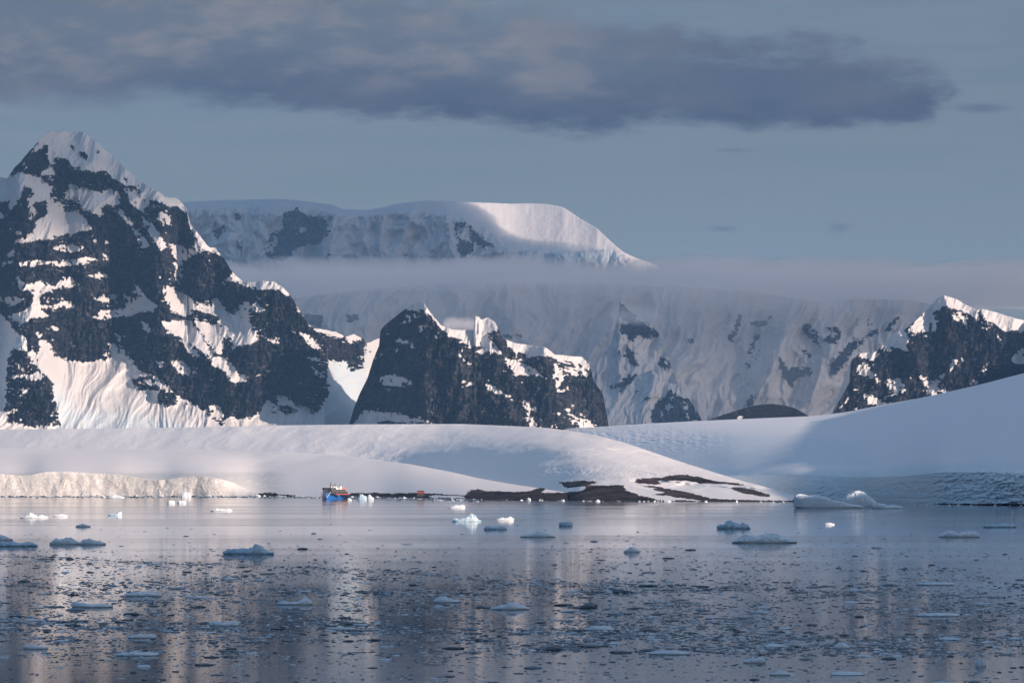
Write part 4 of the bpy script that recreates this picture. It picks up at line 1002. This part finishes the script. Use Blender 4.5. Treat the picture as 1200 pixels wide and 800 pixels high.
# ------------------------------------------------------------------ ship
def ship():
    root = bpy.data.objects.new('cruise_ship', None); COL.objects.link(root)
    tag(root, 'dark and bright blue expedition ship with white funnels moored before the snow slope', 'ship')
    navy = simple('navy_paint', (0.006, 0.012, 0.032), 0.4); blue = simple('bright_blue_paint', (0.012, 0.12, 0.42), 0.4)
    white = simple('white_paint', (0.78, 0.78, 0.76), 0.5); grey = simple('slate_paint', (0.03, 0.04, 0.06), 0.5)
    glass = simple('dark_glass', (0.012, 0.016, 0.022), 0.08); orange = simple('orange_paint', (0.75, 0.13, 0.04), 0.45); red = simple('red_paint', (0.8, 0.06, 0.03), 0.45)
    deck = simple('pale_deck', (0.42, 0.33, 0.26), 0.7); steel = simple('dark_steel', (0.03, 0.03, 0.035), 0.5)
    # hull: loft, slanted bow whose foremost point is near the water
    L0, L1, B = -52.0, 52.0, 9.3
    ns, nz = 64, 11
    def top(x): return 9.0 + 9.5 * float(sstep(14, 34, np.array(x)))
    def half(x, zf, z):
        stem = 52 - 0.055 * max(z, 0) ** 1.75
        t = (x - 12) / (stem - 12)
        b = B * (1 - max(0, t) ** 2.3) if t < 1 else 0
        if x < -40: b *= 1 - 0.12 * ((-40 - x) / 12) ** 2
        fl = 0.86 + 0.14 * min(1, zf * 1.6)
        return max(0.0, b * fl)
    mb = MB(); vs = []
    for side in (1, -1):
        for i in range(ns):
            x0 = L0 + (L1 - L0) * i / (ns - 1)
            for j in range(nz):
                zf = j / (nz - 1); z = -3 + (top(x0) + 3) * zf
                stem = 52 - 0.055 * max(z, 0) ** 1.75
                x = L0 + (stem - L0) * i / (ns - 1)
                vs.append((x, side * half(x, zf, z), z))
    fs = []; ms = []
    n1 = ns * nz
    for sd in (0, 1):
        for i in range(ns - 1):
            for j in range(nz - 1):
                a = sd * n1 + i * nz + j; f = (a, a + nz, a + nz + 1, a + 1)
                if sd: f = f[::-1]
                x = sum(vs[k][0] for k in f) / 4; z = sum(vs[k][2] for k in f) / 4
                wave = z < 1.5 + 5.0 * math.exp(-((x - 26) / 11) ** 2) + 9.5 * math.exp(-((x - 40) / 7.5) ** 2) + 2.2 * math.exp(-((x + 2) / 14) ** 2) and x > -26 and x < 44 - 0.6 * abs(z - 6)
                wave = wave or (abs(x + 10 - (z - 2) * 1.6) < 5 and z > 1)
                fs.append(f); ms.append(1 if wave else 0)
    for i in range(ns - 1):
        a = i * nz + nz - 1; fs.append((a, a + nz, n1 + a + nz, n1 + a)); ms.append(2)
    for j in range(nz - 1): fs.append((j, j + 1, n1 + j + 1, n1 + j)); ms.append(0)
    mb.v = vs; mb.f = fs; mb.m = ms
    mb.build('hull', [navy, blue, deck], root)
    b = MB()   # white edge line along the bow wave and the sheer
    b.tube((43, 5.6, 3), (33, 9.0, 13.5), .45, .45, 6); b.tube((43, -5.6, 3), (33, -9.0, 13.5), .45, .45, 6)
    b.build('bow_stripe', white, root)
    b = MB()
    for s_ in (1, -1): b.box(-48, 12, s_ * 9.45 - .12, s_ * 9.45 + .12, 8.6, 9.5)
    b.build('rub_rail', orange, root)
    # accommodation decks, stepping back
    lv = [(-46, 28, 8.6, 9.0, 12.2), (-44, 27, 8.5, 12.2, 15.2), (-36, 30, 8.3, 15.2, 18.2), (8, 32, 8.8, 18.2, 21.4)]
    for k, (x0, x1, hb, z0, z1) in enumerate(lv):
        b = MB(); b.box(x0, x1, -hb, hb, z0, z1 - .25, 0); b.box(x0 - .6, x1 + .6, -hb - .5, hb + .5, z1 - .25, z1, 1)
        dk = b.build('bridge' if k == 3 else 'deck_house', [grey if k != 1 else navy, white], root)
        w = MB()
        if k == 3:
            w.box(x1 - .6, x1 + .12, -hb + .4, hb - .4, z0 + 1.2, z1 - .7)
            for s_ in (1, -1): w.box(x0 + 1, x1 - .7, s_ * hb - .12, s_ * hb + .12, z0 + 1.2, z1 - .7)
        else:
            x = x0 + 1.2
            while x < x1 - 2.2:
                for s_ in (1, -1): w.box(x, x + 2.3, s_ * hb - .1, s_ * hb + .1, z0 + .6, z1 - .75)
                x += 3.0
        w.build('window_band', glass, dk)
    b = MB()
    for x in np.arange(-44, 6, 2.5):
        for s_ in (1, -1): b.box(x, x + .12, s_ * 8.6 - .06, s_ * 8.6 + .06, 18.2, 19.3)
    for s_ in (1, -1): b.box(-36, 8, s_ * 8.6 - .06, s_ * 8.6 + .06, 19.2, 19.35)
    b.build('railing', white, root)
    for s_ in (1, -1):
        b = MB(); b.box(-20, -13, s_ * 6.5 - 1.4, s_ * 6.5 + 1.4, 18.2, 25.0, 0, 1.2, .3); b.box(-19, -14, s_ * 6.5 - 1.1, s_ * 6.5 + 1.1, 25.0, 26.2, 1)
        b.build('funnel', [white, steel], root)
    b = MB(); b.box(-12, 2, -4.5, 4.5, 18.2, 21.0, 0, .4, .4); b.box(-9, -2, -3, 3, 21.0, 23.2, 0, .5, .4); b.build('upper_house', white, root)
    b = MB(); b.tube((14, 0, 21.4), (12, 0, 33), .8, .25, 8); b.tube((13, -3, 27), (13, 3, 27), .16, .16, 6); b.tube((12.5, -2, 30), (12.5, 2, 30), .14, .14, 6); b.box(12.4, 15.6, -.3, .3, 24.4, 24.9)
    b.tube((15.2, -2.2, 25.3), (15.2, 2.2, 25.3), .22, .22, 6); b.build('mast', steel, root)
    b = MB(); b.tube((-6, 0, 23.2), (-7, 0, 30), .6, .2, 8); b.tube((-6.5, -2, 27), (-6.5, 2, 27), .14, .14, 6); b.build('mast', steel, root)
    for x, y in ((4, 3.2), (4, -3.2)):
        me = bpy.data.meshes.new('radar_dome'); import bmesh
        bm = bmesh.new(); bmesh.ops.create_uvsphere(bm, u_segments=14, v_segments=9, radius=1.3); bmesh.ops.translate(bm, verts=bm.verts, vec=(x, y, 22.2)); bm.to_mesh(me); bm.free(); me.materials.append(white)
        dm = bpy.data.objects.new('radar_dome', me); COL.objects.link(dm); dm.parent = root
    for x in (-26, -34):
        for s_ in (1, -1):
            me = bpy.data.meshes.new('lifeboat'); bm = bmesh.new(); bmesh.ops.create_uvsphere(bm, u_segments=16, v_segments=10, radius=1)
            for v in bm.verts: v.co = (v.co.x * 4.2 * (1 - .15 * abs(v.co.z)), v.co.y * 1.5, v.co.z * (1.5 if v.co.z > 0 else 1.25))
            bmesh.ops.translate(bm, verts=bm.verts, vec=(x, s_ * 7.6, 19.6)); bm.to_mesh(me); bm.free(); me.materials.append(red if x == -26 else orange)
            lb = bpy.data.objects.new('lifeboat', me); COL.objects.link(lb); lb.parent = root
            d_ = MB(); d_.tube((x - 2.6, s_ * 6, 18.2), (x - 2.6, s_ * 8.2, 21.8), .16, .14, 6); d_.tube((x + 2.6, s_ * 6, 18.2), (x + 2.6, s_ * 8.2, 21.8), .16, .14, 6); d_.build('davit', white, lb)
    b = MB(); b.tube((-42, 0, 15.2), (-41, 0, 21), .45, .35, 8); b.tube((-41, 0, 21), (-47, 0, 22.5), .3, .15, 8); b.build('crane', white, root)
    cx, d = ground(391, 584.6)
    root.location = (cx, d, 0)
    th = math.radians(21)
    root.rotation_euler = (0, 0, math.atan2(-math.cos(th), -math.sin(th)))


ship()


# ------------------------------------------------------------------ hut on the rocks
def hut():
    d = 5650.0; cx = (493 - 600) * K * d
    root = bpy.data.objects.new('red_hut', None); COL.objects.link(root)
    tag(root, 'small red wooden hut on the rocky snow shore right of the ship', 'hut')
    redm = simple('red_boards', (0.50, 0.055, 0.03), 0.7); roof = simple('dark_roof_felt', (0.05, 0.035, 0.035), 0.8); gl = simple('hut_glass', (0.02, 0.02, 0.025), 0.1); st = simple('stone_base', (0.05, 0.045, 0.045), 0.9)
    b = MB(); b.box(-6.5, 6.5, -3, 3, 0.4, 3.4); b.add([(-6.5, -3, 3.4), (-6.5, 3, 3.4), (-6.5, 0, 4.6), (6.5, -3, 3.4), (6.5, 3, 3.4), (6.5, 0, 4.6)], [(0, 2, 1), (3, 4, 5)]); b.build('wall', redm, root)
    b = MB(); b.add([(-7, -3.5, 3.25), (7, -3.5, 3.25), (7, 0, 4.75), (-7, 0, 4.75), (7, 3.5, 3.25), (-7, 3.5, 3.25)], [(0, 1, 2, 3), (3, 2, 4, 5)])
    b.add([(-7, -3.5, 3.05), (7, -3.5, 3.05), (7, 0, 4.55), (-7, 0, 4.55), (7, 3.5, 3.05), (-7, 3.5, 3.05)], [(3, 2, 1, 0), (5, 4, 2, 3)]); rf = b.build('roof', roof, root)
    b = MB(); b.box(2.5, 3.4, -.4, .4, 4.2, 5.8); b.build('chimney', roof, rf)
    for x in (-4, 3.2):
        b = MB(); b.box(x, x + 1.3, -3.06, -2.94, 1.6, 2.7); b.build('window', gl, root)
    b = MB(); b.box(-.6, .6, -3.06, -2.94, 0.5, 2.5); b.build('door', roof, root)
    b = MB(); b.box(-7.2, 7.2, -3.6, 3.6, -6, 0.4, 0, .4, .4); b.build('foundation', st, root)
    return root, cx, d


hr, hx, hd = hut()
hr.location = (hx, hd, CAMZ + (HZ - 577.6) * K * hd)

# ------------------------------------------------------------------ air
def volume_mat(name, col, dens, aniso=0.0):
    m, t = newmat(name)
    v = t.n('ShaderNodeVolumePrincipled', Color=col, Density=dens, Anisotropy=aniso)
    t.n('ShaderNodeOutputMaterial', Volume=v)
    m.cycles.homogeneous_volume = True
    return m


b = MB(); b.box(-26000, 26000, -6000, 34000, -40, 2700)
hz = b.build('haze', volume_mat('thin_haze', (0.26, 0.53, 0.92), 1.35e-5))
tag(hz, kind='stuff')


def mist(name, X0, X1, d, Yt, Yb, thick, dens, seed, lumps=0.25, col=(0.95, 0.97, 0.99)):
    """flat closed bank of low clouds"""
    px = K * d; xa = (X0 - 600) * px; xb = (X1 - 600) * px
    zc = CAMZ + (HZ - (Yt + Yb) / 2) * px; hh = (Yb - Yt) / 2 * px
    nu, nv = 150, 36
    u = np.linspace(0, 1, nu); ph = np.linspace(0, 2 * np.pi, nv + 1)
    U, PH = np.meshgrid(u, ph)
    taper = np.clip(1 - np.abs(U * 2 - 1) ** 6, 0, 1) ** 0.6
    l = 1 + lumps * fbm(U * (X1 - X0) / 45, np.cos(PH) * 1.5 + 3, 4, seed) + lumps * 0.8 * fbm(U * (X1 - X0) / 160, np.sin(PH) + 7, 2, seed + 3)
    sz = np.sign(np.sin(PH)) * np.abs(np.sin(PH)) ** 1.0
    PX = xa + (xb - xa) * U; PY = d + np.sign(np.cos(PH)) * np.maximum(0, 1 - np.abs(np.sin(PH))) ** 1.25 * thick * taper * l; PZ = zc + sz * hh * taper * l + hh * 0.25 * fbm(U * (X1 - X0) / 120, U * 0, 2, seed + 9)
    PX[-1] = PX[0]; PY[-1] = PY[0]; PZ[-1] = PZ[0]
    co = np.stack([PX[:-1], PY[:-1], PZ[:-1]], -1).reshape(-1, 3)
    idx = np.arange(nu * nv).reshape(nv, nu); nxt = np.roll(idx, -1, 0)
    q = np.stack([idx[:, :-1], idx[:, 1:], nxt[:, 1:], nxt[:, :-1]], -1).reshape(-1, 4)
    me = bpy.data.meshes.new(name); raw_mesh(me, co, q); outward(me)
    me.materials.append(volume_mat(name + '_vapour', col, dens, 0.0))
    o = bpy.data.objects.new(name, me); COL.objects.link(o)
    tag(o, kind='stuff')
    return o


mist('mist', 120, 1420, 21600, 316, 360, 3000, 2.1e-3, 3, 0.2, col=(0.985, 0.99, 0.995))
mist('mist', 180, 1000, 20200, 322, 400, 1700, 3.2e-4, 8, 0.35, col=(0.985, 0.99, 0.995))
mist('mist', 760, 1500, 20600, 322, 370, 1900, 6.0e-4, 12, 0.35, col=(0.985, 0.99, 0.995))
mist('mist', 320, 1010, 19450, 345, 520, 420, 2.4e-4, 23, 0.3, col=(0.985, 0.99, 0.995))
mist('mist', 518, 560, 12050, 369, 392, 130, 3.5e-3, 19, 0.5, col=(0.985, 0.99, 0.995))
mist('mist', 715, 775, 18200, 358, 382, 260, 2.6e-3, 15, 0.5, col=(0.985, 0.99, 0.995))

# ------------------------------------------------------------------ sky
def sky():
    w = bpy.data.worlds.new('World'); sc.world = w; w.use_nodes = True
    t = NT(w.node_tree)
    STR = 0.12
    nis = t.n('ShaderNodeTexSky', _sky_type='NISHITA')
    nis.sun_disc = False; nis.sun_elevation = sel; nis.sun_rotation = math.pi - saz
    nis.altitude = 0; nis.air_density = 1.0; nis.dust_density = 0.8; nis.ozone_density = 1.5
    co = t.n('ShaderNodeTexCoord').outputs['Generated']
    sp = t.n('ShaderNodeSeparateXYZ', Vector=co)
    x, y, z = sp.outputs
    ay = t.math('MAXIMUM', t.math('ABSOLUTE', y), 0.05)
    U = t.math('ADD', t.math('DIVIDE', t.math('DIVIDE', x, ay), K), 600)
    V = t.math('SUBTRACT', HZ, t.math('DIVIDE', t.math('DIVIDE', z, ay), K))
    uv = t.n('ShaderNodeCombineXYZ', X=U, Y=V)
    n1 = t.noise(t.scale(uv, 1 / 190, 1 / 75, 1), 1, 6, 0.62)
    n2 = t.noise(t.scale(uv, 1 / 75, 1 / 30, 1), 1, 6, 0.65)
    n3 = t.noise(t.scale(uv, 1 / 320, 1 / 34, 1), 1, 5, 0.6)
    wob = t.math('ADD', t.math('MULTIPLY', t.math('SUBTRACT', n1, 0.5), 1.0), t.math('MULTIPLY', t.math('SUBTRACT', n2, 0.5), 0.45))
    def ell(cx, cy, rx, ry, k=1.0):
        a = t.math('POWER', t.math('ABSOLUTE', t.math('DIVIDE', t.math('SUBTRACT', U, cx), rx)), 2.0)
        b_ = t.math('POWER', t.math('ABSOLUTE', t.math('DIVIDE', t.math('SUBTRACT', V, cy), ry)), 2.0)
        r = t.math('SQRT', t.math('ADD', a, b_))
        return t.math('ADD', t.math('SUBTRACT', 1.0, r), t.math('MULTIPLY', wob, k))
    C = lambda r, g, b_: tuple(v / STR / 2 ** EXPO for v in lin(r, g, b_))
    nisc = t.mix(0.22, nis.outputs[0], C(150, 162, 172))
    def curve(pts, span=1400.0, x0=-100.0, top=300.0):
        nd = t.n('ShaderNodeFloatCurve')
        cu = nd.mapping.curves[0]
        while len(cu.points) < len(pts): cu.points.new(0.5, 0.5)
        for p_, (px_, py_) in zip(cu.points, pts): p_.location = ((px_ - x0) / span, (py_ + 100) / 400.0)
        nd.mapping.update()
        t.set(nd.inputs['Value'], t.math('DIVIDE', t.math('SUBTRACT', U, x0), span, clamp=True))
        return t.math('SUBTRACT', t.math('MULTIPLY', nd.outputs[0], 400.0), 100.0)
    # thin veil over the low sky
    low = t.ss(z, 0.2, 0.45, 1.0, 0.0)
    veil = t.mix(t.ss(V, 40, 330), C(108, 122, 137), C(124, 136, 144))
    veil = t.mix(t.math('MULTIPLY', t.ss(n3, 0.4, 0.65), 0.5), veil, C(124, 131, 141))
    veil = t.mix(t.ss(V, -20, -500), veil, C(40, 58, 90))
    c = t.mix(t.math('MULTIPLY', low, 0.94), nisc, veil)
    ns = t.math('SUBTRACT', n2, 0.5); nb_ = t.math('SUBTRACT', n1, 0.5)
    lowe = curve([(-100, 128), (60, 134), (200, 131), (320, 133), (420, 139), (520, 148), (600, 156), (665, 161), (740, 155), (800, 149), (870, 157), (950, 159), (1030, 152), (1090, 140), (1125, 118), (1150, 80), (1300, 40)])
    upe = curve([(-100, -60), (300, -50), (480, -30), (600, -4), (700, 12), (800, 26), (900, 36), (1000, 50), (1060, 66), (1110, 88), (1140, 112), (1300, 130)])
    el_ = t.math('ADD', t.math('SUBTRACT', lowe, V), t.math('ADD', t.math('MULTIPLY', ns, 58.0), t.math('MULTIPLY', nb_, 26.0)))
    eu_ = t.math('ADD', t.math('SUBTRACT', V, upe), t.math('ADD', t.math('MULTIPLY', ns, 120.0), t.math('MULTIPLY', nb_, 60.0)))
    m_low = t.ss(el_, -3.0, t.mixf(t.ss(U, 120, 420), 36.0, 22.0)); m_up = t.ss(eu_, -6.0, 42.0)
    body = t.math('MULTIPLY', m_low, m_up)
    depthf = t.ss(t.math('ADD', el_, t.math('MULTIPLY', nb_, 60.0)), 100.0, 12.0)
    right = t.ss(U, 560, 860)
    dark = t.math('MAXIMUM', t.math('MULTIPLY', depthf, t.ss(t.math('ADD', U, t.math('MULTIPLY', nb_, 260.0)), 60, 330, 0.55, 1.0)), t.math('MULTIPLY', right, 0.72))
    dark = t.math('MULTIPLY', dark, t.ss(n2, 0.25, 0.6, 0.78, 1.0))
    lite = t.mix(t.ss(t.math('ADD', n1, t.math('MULTIPLY', ns, 0.5)), 0.40, 0.64), C(103, 112, 126), C(131, 130, 136))
    ccol = t.mix(dark, lite, C(71, 82, 106))
    c = t.mix(t.math('MULTIPLY', body, 0.96), c, ccol)
    wi = t.math('MAXIMUM', ell(985, 266, 34, 15, 1.3), ell(846, 268, 32, 7, 1.0))
    wi = t.math('MAXIMUM', wi, ell(1150, 127, 60, 10, 1.2))
    wi = t.math('MAXIMUM', wi, ell(858, 176, 45, 5, 1.0))
    c = t.mix(t.math('MULTIPLY', t.ss(wi, 0.2, 1.0), 0.6), c, C(84, 99, 122))
    bg = t.n('ShaderNodeBackground', Color=c, Strength=STR)
    t.n('ShaderNodeOutputWorld', Surface=bg)


sky()
ld = bpy.data.lights.new('sun', 'SUN'); ld.energy = 5.0; ld.angle = math.radians(0.5); ld.color = (1.0, 0.755, 0.60)
lo = bpy.data.objects.new('sun', ld); COL.objects.link(lo)
from mathutils import Vector
todir = Vector((math.sin(saz) * math.cos(sel), -math.cos(saz) * math.cos(sel), math.sin(sel)))
lo.rotation_euler = todir.to_track_quat('Z', 'Y').to_euler()

# ------------------------------------------------------------------ camera and render
cd = bpy.data.cameras.new('camera'); cam = bpy.data.objects.new('camera', cd); COL.objects.link(cam)
cam.location = (0, 0, CAMZ); cam.rotation_euler = (math.radians(90), 0, 0)
cd.sensor_width = 36; cd.lens = 18 / 0.1763
cd.shift_y = (HZ - 400) / 1200
cd.clip_start = 1.0; cd.clip_end = 200000
sc.camera = cam
sc.view_settings.view_transform = 'Standard'; sc.view_settings.look = 'None'
sc.view_settings.exposure = EXPO; sc.view_settings.gamma = 1; sc.view_settings.use_curve_mapping = False
cy = sc.cycles
cy.use_denoising = True
try: cy.denoiser = 'OPENIMAGEDENOISE'
except Exception: pass
cy.max_bounces = 8; cy.volume_bounces = 6; cy.diffuse_bounces = 3; cy.glossy_bounces = 3; cy.transparent_max_bounces = 12
cy.sample_clamp_indirect = 4
